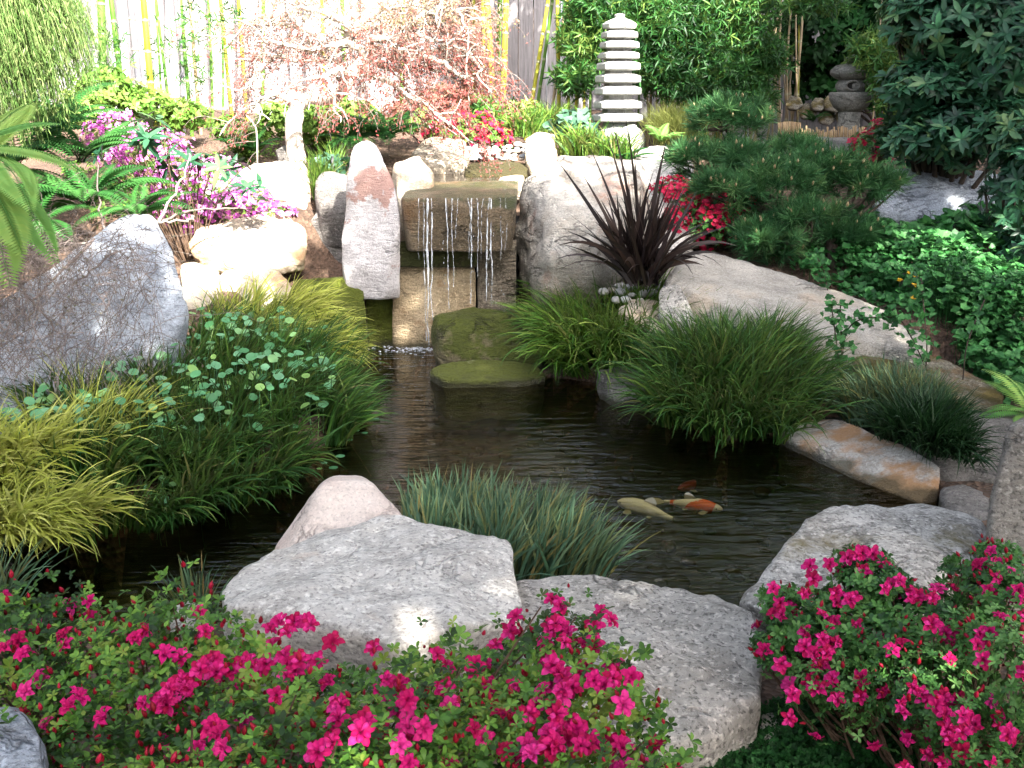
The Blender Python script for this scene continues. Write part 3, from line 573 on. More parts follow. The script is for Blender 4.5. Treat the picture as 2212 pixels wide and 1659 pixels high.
def tubes_batch(mb, Pts, r0, r1, k=3, rnd=None):
    """many thin twigs at once: Pts (n,m,3)"""
    n, m, _ = Pts.shape; T = unit(np.gradient(Pts, axis=1)); ref = rdir(n)[:, None]
    a = unit(np.cross(T, ref)); b = np.cross(T, a); rad = np.linspace(0, 1, m)[None] * (r1 - r0) + r0
    rad = np.broadcast_to(rad, (n, m)) if np.ndim(rad) == 2 else rad
    ph = np.arange(k) * 2 * math.pi / k
    V = Pts[:, :, None] + rad[:, :, None, None] * (np.cos(ph)[None, None, :, None] * a[:, :, None] + np.sin(ph)[None, None, :, None] * b[:, :, None])
    i, j = np.meshgrid(np.arange(m - 1), np.arange(k), indexing='ij'); i = i.ravel(); j = j.ravel(); j2 = (j + 1) % k
    F = np.stack([i * k + j, i * k + j2, (i + 1) * k + j2, (i + 1) * k + j], 1)
    F = (F[None] + (np.arange(n) * m * k)[:, None, None]).reshape(-1, 4)
    mb.add(V.reshape(-1, 3), F, np.repeat(rng.random(n) if rnd is None else np.broadcast_to(rnd, (n,)), m * k))
def smooth_path(pts, m=5):
    pts = np.asarray(pts, float); n = len(pts); o = []
    for i in range(n - 1):
        p0, p1, p2, p3 = pts[max(i - 1, 0)], pts[i], pts[i + 1], pts[min(i + 2, n - 1)]
        for t in np.arange(m) / m:
            o.append(.5 * ((2 * p1) + (p2 - p0) * t + (2 * p0 - 5 * p1 + 4 * p2 - p3) * t * t + (3 * p1 - p0 - 3 * p2 + p3) * t ** 3))
    o.append(pts[-1]); return np.array(o)
def blades(mb, root, lean, L, ang, droop, wd, seg=6, rnd=None, twist=None):
    """arching grass blades. lean: horizontal unit vectors, ang: start angle from vertical (rad), droop: how far the tip bends over (rad)"""
    n = len(root); t = np.linspace(0, 1, seg + 1)
    th = ang[:, None] + droop[:, None] * (t[None] ** 1.3)
    dl = (L / seg)[:, None]; hx = np.cumsum(np.sin(th) * dl, 1) - np.sin(th) * dl; vz = np.cumsum(np.cos(th) * dl, 1) - np.cos(th) * dl
    side = np.stack([-lean[:, 1], lean[:, 0], np.zeros(n)], 1)
    bend = rng.normal(0, .10, n)[:, None] * t[None] ** 2 * L[:, None]
    l3 = np.column_stack([lean, np.zeros(n)]); c_ = root[:, None] + hx[:, :, None] * l3[:, None] + np.stack([0 * vz, 0 * vz, vz], 2) + bend[:, :, None] * side[:, None]
    tw = rng.normal(0, .75, n) if twist is None else np.full(n, twist)
    nt_ = np.stack([lean[:, None, 0] * np.cos(th), lean[:, None, 1] * np.cos(th), -np.sin(th)], 2)
    wv = side[:, None] * np.cos(tw)[:, None, None] + nt_ * np.sin(tw)[:, None, None]
    prof = wd[:, None] * np.clip(1 - t[None] ** 2.6, .06, 1) * (.6 + .4 * np.minimum(1, t[None] * 4))
    V = np.stack([c_ - wv * prof[:, :, None], c_ + wv * prof[:, :, None]], 2)      # n,seg+1,2,3
    F = np.array([[2 * i, 2 * i + 1, 2 * i + 3, 2 * i + 2] for i in range(seg)])
    F = (F[None] + (np.arange(n) * (seg + 1) * 2)[:, None, None]).reshape(-1, 4)
    r = rng.random(n) if rnd is None else rnd
    mb.add(V.reshape(-1, 3), F, np.repeat(r, (seg + 1) * 2))
def GT(X, Y, add=0):                 # photo point on the terrain
    z = .1
    for _ in range(12):
        g = G(X, Y, z); z = z * .5 + .5 * (max(gz1(g[0], g[1]), 0) + add)
    return G(X, Y, z)
def poly_pts(poly, n, z=0, world=False):
    W = np.array(poly, float) if world else np.array([GT(x, y)[:2] for x, y in poly])
    lo, hi = W.min(0), W.max(0); o = np.zeros((0, 2))
    while len(o) < n:
        q = rng.uniform(lo, hi, (n * 3, 2)); o = np.concatenate([o, q[inpoly(q[:, 0], q[:, 1], W)]])
    return o[:n]
def grass(name, mat, poly, z, n, L, wd=.004, bias=(0, 0), radial=1., ang=(.15, .5), droop=(.6, 1.5), label='', cat='grass clump', kind=None, group=None, zadd=0, tufts=None, centre=None, edge=1.0):
    q = poly_pts(poly, tufts or max(12, n // 22), z); cen = q.mean(0) if centre is None else np.array(centre)
    ti = rng.integers(0, len(q), n); r2 = q[ti] + rng.normal(0, .02, (n, 2))
    ext = np.linalg.norm(q - cen, axis=1).max() + 1e-6
    rad = (r2 - cen) / ext; tl = rng.normal(0, .35, (len(q), 2))[ti]
    lv = rad * radial + np.array(bias) + tl + rng.normal(0, .30, (n, 2)); mag = np.linalg.norm(lv, axis=1); lean = lv / (mag[:, None] + 1e-6)
    zz_ = np.maximum(gz(r2[:, 0], r2[:, 1]), -.03) + zadd
    LL = rng.uniform(L[0], L[1], n); m_ = np.clip(mag, .2, 1.3) * edge
    mb = MB(); rn = np.clip(rng.random(n) * .8 + rng.random(len(q))[ti] * .2, 0, .999)
    blades(mb, np.stack([r2[:, 0], r2[:, 1], zz_], 1), lean, LL, rng.uniform(*ang, n) * m_, rng.uniform(*droop, n) * (.5 + .5 * m_), rng.uniform(.7, 1.2, n) * wd, 7, rn)
    base = (cen[0], cen[1], gz1(*cen))
    return tag(mb.build(name, M[mat], base=base), label, cat, group, kind), q

# ------------------------------------------------------------------ grasses round the pond
LB = [(60, 970), (140, 890), (330, 820), (430, 750), (560, 730), (660, 745), (730, 800), (758, 915), (715, 1005), (590, 1078), (420, 1125), (250, 1175), (60, 1130)]
g1, _ = grass('grass', 'grass', LB, .05, 9500, (.2, .38), .006, bias=(.55, -.45), radial=.8, ang=(.2, .6), droop=(.5, 1.5), kind='stuff',
      label='dense dark green lilyturf grass covering the left bank of the pond', cat='grass', zadd=.02, tufts=330)
LS = [(1, 1)]
grass('grass_clump', 'grass_gold', [(440, 745), (540, 710), (660, 735), (715, 770), (705, 820), (600, 800), (500, 780)], .08, 1500, (.26, .38), .0058, bias=(1.1, -.5), radial=.5, ang=(.25, .8), droop=(.7, 1.7),
      label='golden yellow grass clump arching over the water left of the waterfall', zadd=.05)
grass('grass_clump', 'grass_gold', [(-120, 1085), (40, 1065), (150, 1100), (195, 1175), (100, 1230), (-120, 1250)], .1, 1800, (.24, .37), .0062, bias=(.8, -.7), radial=.4, ang=(.3, .8), droop=(.6, 1.5),
      label='golden yellow grass clump at the left edge of the photo above the water', zadd=.12)
grass('grass_clump', 'grass_gold', [(60, 1000), (200, 930), (300, 990), (240, 1060), (120, 1060)], .1, 260, (.26, .40), .004, bias=(.8, -.3), radial=.4, ang=(.2, .7), droop=(.6, 1.3),
      label='thin golden blades rising among the round pennywort leaves at the left', zadd=.1)
grass('grass_clump', 'grass_bright', [(1180, 770), (1220, 730), (1300, 700), (1430, 720), (1460, 780), (1340, 835), (1200, 825)], .1, 2700, (.34, .54), .0068, bias=(-.35, -.55), radial=1.15, ang=(.1, .65), droop=(.7, 1.8),
      label='bright green mounded grass clump right of the mossy boulder', zadd=.06)
grass('grass_clump', 'grass', [(1400, 860), (1520, 810), (1660, 810), (1750, 870), (1740, 960), (1560, 975), (1430, 925)], .1, 3300, (.28, .46), .006, bias=(-.1, -.4), radial=1.15, ang=(.1, .6), droop=(.6, 1.7),
      label='large dark green grass clump in front of the long pale slab', zadd=.04)
grass('grass_clump', 'grass_blue', [(1800, 930), (1880, 900), (2010, 920), (2020, 950), (1920, 950)], .15, 1100, (.2, .32), .0048, bias=(-.5, .0), radial=.8, ang=(.1, .6), droop=(.4, 1.2),
      label='bluish grass clump between the brown boulder and the rust stained rock', zadd=.05)
grass('grass_clump', 'grass_dark', [(1900, 985), (2000, 950), (2080, 1000), (2080, 1040), (2000, 1020)], .15, 1700, (.16, .28), .0044, bias=(.0, -.4), radial=1.2, ang=(.2, .8), droop=(.5, 1.6),
      label='dark green grass clump spilling over the rust stained rock', zadd=.08)
grass('grass_clump', 'grass_blue', [(880, 1185), (950, 1165), (1080, 1170), (1210, 1225), (1290, 1300), (1100, 1290), (900, 1250)], .03, 1900, (.2, .34), .0062, bias=(.3, .25), radial=.8, ang=(.05, .6), droop=(.2, 1.2),
      label='bluish green grass clump behind the largest grey boulder at the front of the pond', zadd=.02, centre=(-.15, 2.95))
grass('grass_clump', 'grass_blue', [(370, 1310), (420, 1290), (470, 1300), (440, 1330)], .05, 60, (.10, .2), .004, ang=(.0, .5), droop=(.1, .8),
      label='few short blades sprouting from the water left of the grey boulder', zadd=.0)
grass('grass_clump', 'grass_blue', [(-60, 1340), (20, 1330), (30, 1400), (-60, 1420)], .15, 120, (.2, .3), .005, ang=(.0, .6), droop=(.3, 1.2),
      label='blue green blades at the left edge above the bottom azalea', zadd=.05)
grass('grass_clump', 'grass_bright', [(680, 560), (735, 555), (740, 590), (680, 590)], .5, 420, (.28, .4), .004, bias=(0, -.3), radial=.8, ang=(.05, .5), droop=(.4, 1.4),
      label='upright green grass tuft left of the tall white rock', zadd=.02)
for X, Y, d, n, lab in [(1135, 290, 9.0, 350, 'green grass tuft by the foot of the yellow bamboo'), (1195, 280, 9.3, 450, 'fresh green strap leaved tuft left of the pagoda'), (1250, 330, 8.3, 350, 'dark green grass tuft hanging over the cream boulder'), (1320, 345, 8.0, 320, 'green grass tuft at the front foot of the pagoda')]:
    c0 = P(X, Y, d); mb = MB(); r2 = rng.normal(0, .07, (n, 2)) + c0[:2]; lv = rng.normal(size=(n, 2)); lv /= np.linalg.norm(lv, axis=1)[:, None]
    blades(mb, np.column_stack([r2, np.full(n, c0[2] - .02)]), lv, rng.uniform(.18, .34, n), rng.uniform(.05, .6, n), rng.uniform(.5, 1.7, n), rng.uniform(.004, .007, n), 6)
    tag(mb.build('grass_clump', M['grass_bright'], base=(c0[0], c0[1], c0[2] - .03)), lab, 'grass clump')
# olive fine grass dome right of the pagoda
c0 = P(1465, 300, 9.0); n = 2600; mb = MB(); r2 = rng.normal(0, .08, (n, 2)) + c0[:2]; lv = unit(rng.normal(size=(n, 2)))
M['olive'] = leafmat('olive_grass', [(.12, .17, .04), (.24, .28, .07), (.38, .40, .12)], .5, .35, .3)
blades(mb, np.column_stack([r2, np.full(n, c0[2] - .05)]), lv, rng.uniform(.25, .42, n), rng.uniform(.05, .7, n), rng.uniform(.3, 1.3, n), rng.uniform(.002, .004, n), 5)
tag(mb.build('grass_clump', M['olive'], base=c0), 'fine olive green rounded grass right of the pagoda', 'grass clump')

# pennywort discs held above the left bank
q = poly_pts([(-40, 1060), (110, 960), (330, 870), (440, 780), (600, 760), (710, 800), (735, 930), (660, 1010), (480, 1080), (300, 1130), (100, 1140)], 420, .30)
n = len(q); z = gz(q[:, 0], q[:, 1]) + rng.uniform(.20, .32, n); Cc = np.column_stack([q, z]); mb = MB()
Nn = unit(np.column_stack([rng.normal(.05, .3, n), rng.normal(-.35, .3, n), np.ones(n)])); Dd = unit(np.column_stack([rng.normal(size=(n, 2)), np.zeros(n)]))
Dd = unit(Dd - Nn * (Dd * Nn).sum(1)[:, None]); leaves(mb, Cc, Dd, Nn, t_round(), .021, .35)
st = np.stack([Cc - [0, 0, .2], Cc - [0, 0, .1] + rng.normal(0, .01, (n, 3)), Cc], 1); tubes_batch(mb, st, .0015, .0015)
tag(mb.build('pennywort', M['penny'], base=(q[:, 0].mean(), q[:, 1].mean(), .1)), 'round pennywort leaves scattered over the left bank grass', 'pennywort', kind='stuff')
mb = MB(); q = np.array([G(x, y, .006)[:3] for x, y in [(770, 930), (788, 935), (755, 950), (700, 1000), (720, 1010), (812, 905), (735, 985), (690, 1012)]]); n = len(q)
leaves(mb, q, unit(np.column_stack([rng.normal(size=(n, 2)), np.zeros(n)])), np.tile([0, 0, 1.], (n, 1)), (t_round()[0] * [1, 1, .02], t_round()[1]), .018)
tag(mb.build('floating_leaves', M['penny'], base=q.mean(0)), 'small round leaves floating on the water beside the left bank', 'floating leaves', kind='stuff')

# ------------------------------------------------------------------ azaleas
def flower_mesh():
    mb = MB()
    for k in range(10):
        a = 2 * math.pi * k / 5 + (.63 if k > 4 else 0) + rng.normal(0, .08); T = []; q_ = rng.uniform(.85, 1.1) * (.72 if k > 4 else 1); up_ = .22 if k > 4 else 0
        for i, (r, h) in enumerate([(.06, -.35), (.35, -.05 + up_ * .6), (.7, .12 + up_ + rng.normal(0, .04)), (1.0, .06 + up_ + rng.normal(0, .08)), (1.2, -.08 + up_ + rng.normal(0, .1))]):
            r *= q_; wd = [.07, .22, .33, .27, .05][i] * q_
            for j, u in enumerate((-1, -.4, .4, 1)):
                T.append((r, u * wd, h + (.09 if abs(u) == 1 else -.04) + rng.normal(0, .045)))
        T = np.array(T) * .5; V = np.stack([T[:, 0] * math.cos(a) - T[:, 1] * math.sin(a), T[:, 0] * math.sin(a) + T[:, 1] * math.cos(a), T[:, 2]], 1)
        F = [[i * 4 + j, i * 4 + j + 1, (i + 1) * 4 + j + 1, (i + 1) * 4 + j] for i in range(4) for j in range(3)]; mb.add(V, F, rng.random())
    for k in range(6):
        a = rng.uniform(0, 6.28); e = np.array([math.cos(a) * .16, math.sin(a) * .16, .34]); tube(mb, [(0, 0, -.15), e * .6, e], .008, 3, .1)
    V = np.concatenate(mb.V); fs = {}
    for f in mb.F: fs.setdefault(f.shape[1], []).append(f)
    return mesh('flower', V, [np.concatenate(x) for x in fs.values()], np.concatenate(mb.Rn))
FM = [flower_mesh() for _ in range(4)]
for m_ in FM: m_.materials.append(M['magenta'])
def buds(mb, C, A, size):
    n = len(C); T = []; rings = [(0, .10), (.25, .26), (.6, .24), (1, .02)]
    for h, r in rings:
        for k in range(5): T.append((h, r * math.cos(k * 1.2566), r * math.sin(k * 1.2566)))
    F = [[i * 5 + k, i * 5 + (k + 1) % 5, (i + 1) * 5 + (k + 1) % 5, (i + 1) * 5 + k] for i in range(3) for k in range(5)]
    leaves(mb, C, A, rdir(n), (np.array(T), [np.array(F)]), size, .3)
def azalea(label, surf, nwh, nfl, nbud, leafsz, flsz, mat='azalea_leaf', clusters=None, stems=30, base=(0, 0, 0), inner=.5):
    root = empty('azalea_shrub', base, label, 'azalea')
    C, A = surf(nwh); A = unit(A + rng.normal(0, .35, A.shape) + [0, 0, .25]); mb = MB(); rn = np.clip(.5 + .5 * fbm(C * 6, 2, 3) + rng.normal(0, .2, len(C)), 0, .999)
    h = nwh // 2
    whorls(mb, C[:h], A[:h], 6, t_oval(.27, .05, .12), leafsz, 62, .3, rn[:h]); whorls(mb, C[h:], A[h:], 5, t_oval(.25, .05, .1), leafsz * .8, 75, .3, rn[h:])
    mb.build('foliage', M[mat], root)
    C, A = surf(nbud); A = unit(A + [0, 0, .6] + rng.normal(0, .3, A.shape)); mb = MB(); buds(mb, C + A * leafsz * .7, A, leafsz * .95)
    tag(mb.build('buds', M['bud'], root), kind='stuff')
    mb = MB(); C, A = surf(stems * 4); b = np.array(base, float); Pt = []
    for i in range(len(C)):
        s0 = b + np.array([(C[i, 0] - b[0]) * .25, (C[i, 1] - b[1]) * .25, 0]); mid = s0 * .45 + C[i] * .55 - [0, 0, .04] + rng.normal(0, .03, 3)
        Pt.append(smooth_path([s0, mid, C[i]], 4))
    tubes_batch(mb, np.array(Pt), .006, .0015, 5); mb.build('stem', M['stem'], root)
    # flowers in clusters, each a part
    fc = clusters if clusters is not None else []
    allf = []
    for (c0, a0, m_) in fc:
        for _ in range(m_): allf.append((c0 + rng.normal(0, flsz * .95, 3) * [1, 1, .6], unit(a0 + rng.normal(0, .45, 3))))
    C, A = surf(max(0, nfl - len(allf)))
    for i in range(len(C)): allf.append((C[i], unit(A[i] + rng.normal(0, .3, 3))))
    extra = MB()
    for c0, a0 in allf[98:]:
        a0 = unit(a0 + np.array([0, -.35, .15])); f0 = FM[rng.integers(0, 4)]; V = np.array([v.co[:] for v in f0.vertices]); a, b, nn = frames(a0[None]); V = V * flsz * rng.uniform(.8, 1.15)
        V = c0 + a0 * leafsz * .8 + V[:, 0:1] * a[0] + V[:, 1:2] * b[0] + V[:, 2:3] * nn[0]; fq = np.array([p_.vertices[:] for p_ in f0.polygons if len(p_.vertices) == 4]); extra.add(V, fq)
    if allf[98:]: tag(extra.build('flowers', M['magenta'], root), kind='stuff')
    allf = allf[:98]
    for c0, a0 in allf:
        o = bpy.data.objects.new('flower', FM[rng.integers(0, 4)]); COL.objects.link(o); o.parent = root
        a0 = a0 + np.array([0, -.35, .15]); o.location = Vector(c0 + unit(a0) * leafsz * .8) - root.location
        o.rotation_euler = Vector(a0).to_track_quat('Z', 'Y').to_euler(); o.scale = (flsz * rng.uniform(.8, 1.15),) * 3
    return root
# long front azalea: low mound across the bottom
FX = [(-1.75, 1.98), (-1.3, 2.02), (-.95, 2.02), (-.72, 1.92), (-.55, 1.80), (-.30, 1.76), (-.12, 1.82), (.05, 1.90), (.17, 1.84), (.24, 1.66), (.29, 1.45), (.31, 1.05), (-.62, 1.05), (-.66, 1.32), (-.85, 1.45), (-1.75, 1.5)]
FXW = np.array(FX)
def surf_front(n):
    q = poly_pts(FX, n, world=True); x, y = q[:, 0], q[:, 1]
    e = np.clip(pdist(x, y, FXW) / .28, 0, 1); lumpn = fbm(np.stack([x * 3.3, y * 3.3, x * 0], 1), 3, 21)
    top = .50 + .12 * np.sqrt(e) + .07 * lumpn - .06 * np.clip(x + 1.2, -.5, 0) - .05*np.clip(1.5 - y, 0, 1)
    z = top - np.abs(rng.normal(0, 1, n)) * .07 - (rng.random(n) < .25) * rng.uniform(0, .2, n)
    k = rng.random(n) < .05; z = np.where(k, top + rng.uniform(0, .07, n), z)
    d = 1e-2; g = lambda a, b: fbm(np.stack([a * 3.3, b * 3.3, a * 0], 1), 3, 21) * .07
    A = unit(np.stack([-(g(x + d, y) - g(x, y)) / d, -(g(x, y + d) - g(x, y)) / d - .2, np.ones(n)], 1))
    return np.column_stack([x, y, z]), A
def topz(x, y): 
    e = min(1, float(pdist(np.array([x]), np.array([y]), FXW)[0]) / .28); l = float(fbm(np.array([[x * 3.3, y * 3.3, 0]]), 3, 21)[0]); return .50 + .12 * math.sqrt(e) + .07 * l
def at_top(X, Y):
    z = .58
    for _ in range(6):
        g = G(X, Y, z); z = topz(g[0], g[1])
    return G(X, Y, z)
FC = [(640, 1370, 6), (570, 1360, 4), (700, 1345, 3), (470, 1370, 3), (440, 1460, 5), (480, 1450, 4), (545, 1445, 5), (590, 1460, 4), (395, 1500, 4), (360, 1500, 3), (740, 1420, 5), (780, 1480, 4), (700, 1530, 5), (760, 1590, 4), (880, 1430, 2), (950, 1480, 3),
      (1110, 1400, 2), (1190, 1360, 4), (1240, 1370, 3), (1280, 1340, 2), (1170, 1440, 4), (1250, 1500, 4), (1130, 1500, 2), (1180, 1580, 7), (1230, 1600, 6), (1140, 1620, 5), (1280, 1600, 4), (900, 1620, 5), (850, 1560, 2), (1300, 1460, 2), (230, 1335, 1), (110, 1490, 1), (30, 1380, 1), (25, 1425, 1), (255, 1520, 1), (320, 1370, 1), (1060, 1455, 2), (480, 1600, 1)]
azalea('long low magenta azalea covering the bottom left and middle, full of red buds', surf_front, 9500, 270, 1700, .016, .036, 'azalea_leaf',
       [(q_, np.array([0, -.4, 1.]), m_ + 1) for q_, m_ in [(at_top(x, y), m_) for x, y, m_ in FC] if inpoly(q_[:1], q_[1:2], FXW)[0]], 60, (-.6, 1.55, .1))
# right azalea
RE = ells([(1880, 1250, 2.25, 85, 50, .16), (1720, 1350, 2.15, 85, 75, .16), (1860, 1370, 2.12, 130, 80, .2), (2000, 1370, 2.1, 150, 90, .24), (2150, 1300, 2.2, 100, 90, .2), (1790, 1470, 2.0, 110, 85, .16), (2000, 1500, 1.9, 160, 120, .2), (2180, 1480, 1.85, 110, 150, .22), (2100, 1610, 1.75, 100, 50, .13), (1660, 1410, 2.1, 40, 35, .08), (2160, 1210, 2.4, 55, 36, .1)])
def surf_right(n):
    C, A = cloud(RE, n, .62, .5, .45, 4); return C, A
def atx(X, Y):                       # nearest surface of the right shrub along the view of that point
    best = None; r = ray(X, Y); o = np.array([0, 0, CH])
    for c0, r0 in RE:
        dd = r / r0; oc = (o - c0) / r0; a = dd @ dd; b = 2 * oc @ dd; cc = oc @ oc - 1; D_ = b * b - 4 * a * cc
        if D_ > 0:
            t = (-b - math.sqrt(D_)) / 2 / a
            if best is None or t < best: best = t
    return o + r * best if best else None
RC = [(1880, 1205, 5), (1830, 1210, 2), (1670, 1240, 3), (1720, 1290, 4), (1700, 1340, 2), (1860, 1300, 4), (1800, 1270, 2), (1930, 1280, 4), (2030, 1250, 2), (2130, 1240, 2), (2180, 1290, 4), (2000, 1310, 4), (2030, 1370, 4), (2060, 1350, 2), (1790, 1360, 2), (1840, 1390, 4), (1760, 1400, 3),
      (1720, 1460, 4), (1780, 1450, 3), (1800, 1500, 5), (1740, 1520, 2), (1920, 1500, 4), (2100, 1540, 5), (2140, 1560, 4), (2040, 1590, 4), (1970, 1620, 3), (2150, 1400, 2), (2200, 1430, 2), (1900, 1560, 1), (2110, 1420, 2), (1750, 1580, 3), (2190, 1350, 2)]
azalea('magenta azalea at the bottom right in front of the lichened boulder', surf_right, 4200, 170, 300, .017, .037, 'azalea_leaf_dark',
       [(atx(x, y), np.array([0, -.8, .7]), m_) for x, y, m_ in RC if atx(x, y) is not None], 40, (1.0, 1.95, .05))
def far_azalea(label, E, nl, nf, leafsz, fsz, mat, fmat, stems=12, fl_e=None, bloomname='blossoms'):
    E = ells(E); cen = np.mean([e[0] for e in E], 0); base = (cen[0], cen[1], min(e[0][2] - e[1][2] for e in E))
    root = empty('azalea_shrub', base, label, 'azalea'); C, A = cloud(E, nl, .5, .3, .3); mb = MB()
    whorls(mb, C, unit(A + [0, 0, .3]), 5, t_simple(.26), leafsz, 65); mb.build('foliage', M[mat], root)
    C, A = cloud(ells(fl_e) if fl_e else E, nf, .8, .5, .35); A = unit(A + [0, -.4, .3]); mb = MB(); whorls(mb, C, A, 5, t_simple(.42, -.05), fsz, 68, .3)
    tag(mb.build('blossoms', M[fmat], root), kind='stuff')
    mb = MB(); C, A = cloud(E, stems * 4, .7); b = np.array(base); tubes_batch(mb, np.stack([b + (C - b) * [.2, .2, 0], b + (C - b) * [.6, .6, .5], C], 1), .008, .002, 4); mb.build('stem', M['stem'], root)
    return root
far_azalea('bright pink red azalea above the oblong rock behind the waterfall', [(1010, 285, 8.9, 62, 42, .25), (1060, 300, 8.8, 45, 34, .2), (960, 290, 8.9, 45, 34, .2)], 900, 560, .03, .026, 'shrub', 'redpink')
far_azalea('crimson azalea between the dark flax and the pine', [(1470, 425, 7.0, 60, 38, .25), (1530, 480, 6.9, 60, 55, .3), (1590, 440, 7.1, 60, 40, .25), (1480, 500, 6.8, 50, 40, .2), (1650, 470, 7.0, 50, 40, .2)], 1300, 1000, .025, .021, 'azalea_leaf_dark', 'redpink',
           fl_e=[(1465, 420, 6.95, 55, 34, .2), (1530, 480, 6.8, 40, 55, .2), (1600, 430, 7.0, 40, 26, .2), (1460, 480, 6.7, 30, 30, .1)])
far_azalea('small red azalea at the left foot of the rhododendron', [(1880, 320, 8.0, 50, 34, .2), (1910, 290, 8.0, 30, 30, .2)], 300, 70, .03, .035, 'azalea_leaf_dark', 'redpink')
far_azalea('wispy violet azalea on the sunny left slope', [(250, 290, 7.4, 60, 50, .3), (330, 340, 7.3, 90, 60, .35), (430, 400, 7.0, 110, 60, .35), (530, 440, 6.8, 70, 40, .25), (600, 460, 6.7, 40, 18, .15), (390, 460, 6.7, 70, 40, .25)], 1700, 1700, .018, .022, 'shrub', 'violet', 14)

# ------------------------------------------------------------------ flax
c0 = P(1385, 605, 5.85); n = 150; mb = MB(); lv = unit(rng.normal(size=(n, 2)) * [1.2, .7]); r2 = c0[:2] + rng.normal(0, .045, (n, 2)); inner = rng.random(n)
Lf = rng.uniform(.38, .66, n); an = .08 + .85 * inner ** 1.3; dr = np.where(inner > .6, rng.uniform(.4, 1.7, n), rng.uniform(.0, .3, n))
blades(mb, np.column_stack([r2, np.full(n, c0[2] - .02)]), lv, Lf, an, dr, rng.uniform(.012, .018, n), 8)
for X, Y, ww in [(1212, 350, .018), (1255, 372, .017), (1303, 300, .018), (1322, 262, .017), (1403, 240, .016), (1425, 310, .018), (1385, 330, .015), (1280, 330, .016), (1345, 310, .015), (1440, 380, .014)]:
    tip = P(X, Y, 5.8); v = tip - (c0 - [0, 0, .02]); hl = np.hypot(v[0], v[1]) + 1e-6; ld = np.array([[v[0] / hl, v[1] / hl]]) if hl > .01 else np.array([[1., 0]])
    a_ = math.atan2(abs(hl), v[2]); blades(mb, np.array([[c0[0] + rng.normal(0, .02), c0[1], c0[2] - .02]]), ld, np.array([np.linalg.norm(v) * 1.02]), np.array([a_ - .06]), np.array([.14]), np.array([ww * .95]), 8, None, 1.1)
tag(mb.build('flax_plant', M['flax'], base=(c0[0], c0[1], c0[2] - .03)), 'dark bronze sword leaved flax right of the waterfall boulder', 'flax')
# river pebbles under it
M['pebble'] = leafmat('river_pebble', [(.34, .33, .32), (.50, .47, .43), (.62, .60, .57), (.45, .36, .27), (.28, .31, .35)], .6, 0, .3, 1)
def pebble_field(name, pts, group, labf):
    for k, (X, Y, d, s) in enumerate(pts):
        mb = MB(); D_, F_ = ico(3); a = rng.uniform(0, 3.14); q = D_ * (s * np.array([1.15, rng.uniform(.7, .95), rng.uniform(.5, .7)])) * (1 + .05 * vnoise(D_ * 2 + k, 1))[:, None]
        q = np.stack([q[:, 0] * math.cos(a) - q[:, 1] * math.sin(a), q[:, 0] * math.sin(a) + q[:, 1] * math.cos(a), q[:, 2]], 1); p0 = P(X, Y, d)
        mb.add(q + p0, F_); tag(mb.build(name, M['pebble'], base=p0), labf, 'pebble', group)
pts = []
for i in range(70):
    X, Y = rng.uniform(1300, 1440), rng.uniform(598, 655)
    if abs(X - 1372) / 75 + abs(Y - 628) / 36 < 1.1 and all(abs(X - a) > 13 or abs(Y - b) > 9 for a, b, _, _ in pts): pts.append((X, Y, 6.35 - (Y - 598) / 57 * .55, px(rng.uniform(9, 15), 6)))
pebble_field('pebble', pts, 'river pebbles at the foot of the flax', 'smooth grey or cream river pebble at the foot of the dark flax')
pts = []
for i in range(160):
    X, Y = rng.uniform(1010, 1160), rng.uniform(312, 345)
    if all(abs(X - a) > 8 or abs(Y - b) > 5 for a, b, _, _ in pts): pts.append((X, Y, 8.75 - (Y - 312) / 33 * .4, px(rng.uniform(5, 10), 8.5)))
pebble_field('pebble', pts, 'white pebbles behind the upper pool', 'small white pebble on the bank behind the upper pool')

# ------------------------------------------------------------------ upper pool and falling water
UP = [P(895, 392, 7.25), P(1118, 392, 7.25), P(1130, 380, 7.9), P(1140, 365, 8.6), P(920, 365, 8.6), P(925, 385, 7.6)]
zp = 1.0
UPx = [G(x, y, .985)[:2] for x, y in [(900, 396), (1110, 396), (1150, 375), (1140, 362), (1000, 360), (900, 372)]]
M['water_up'] = watermat('upper_pool_water', (.35, .25, .16), 2, .02, .1)
sheet('pool_water', UPx, .985, M['water_up'], 'still dark water of the upper pool above the slab', 'water', 'structure')
def fallmat():
    m, nt = nmat('falling_water'); v = coords(nt, scale=(6, 6, .6)); n = noise(nt, v, 30, 3)
    p = nd(nt, 'BsdfPrincipled', None, Base_Color=(.85, .9, .95, 1), Roughness=.15)
    t = nd(nt, 'BsdfTransparent'); f = ramp(nt, n, [(.42, .12), (.62, .8)])
    mx = nd(nt, 'MixShader', None, i0=f, i1=t.outputs[0], i2=p.outputs[0]); out(nt, mx.outputs[0]); return m
M['fall'] = fallmat()
b0 = P(1000, 740, 6.15)
fall = empty('waterfall', (b0[0], b0[1], 0), 'thin white threads of water dripping from the brown slab into the pond', 'waterfall')
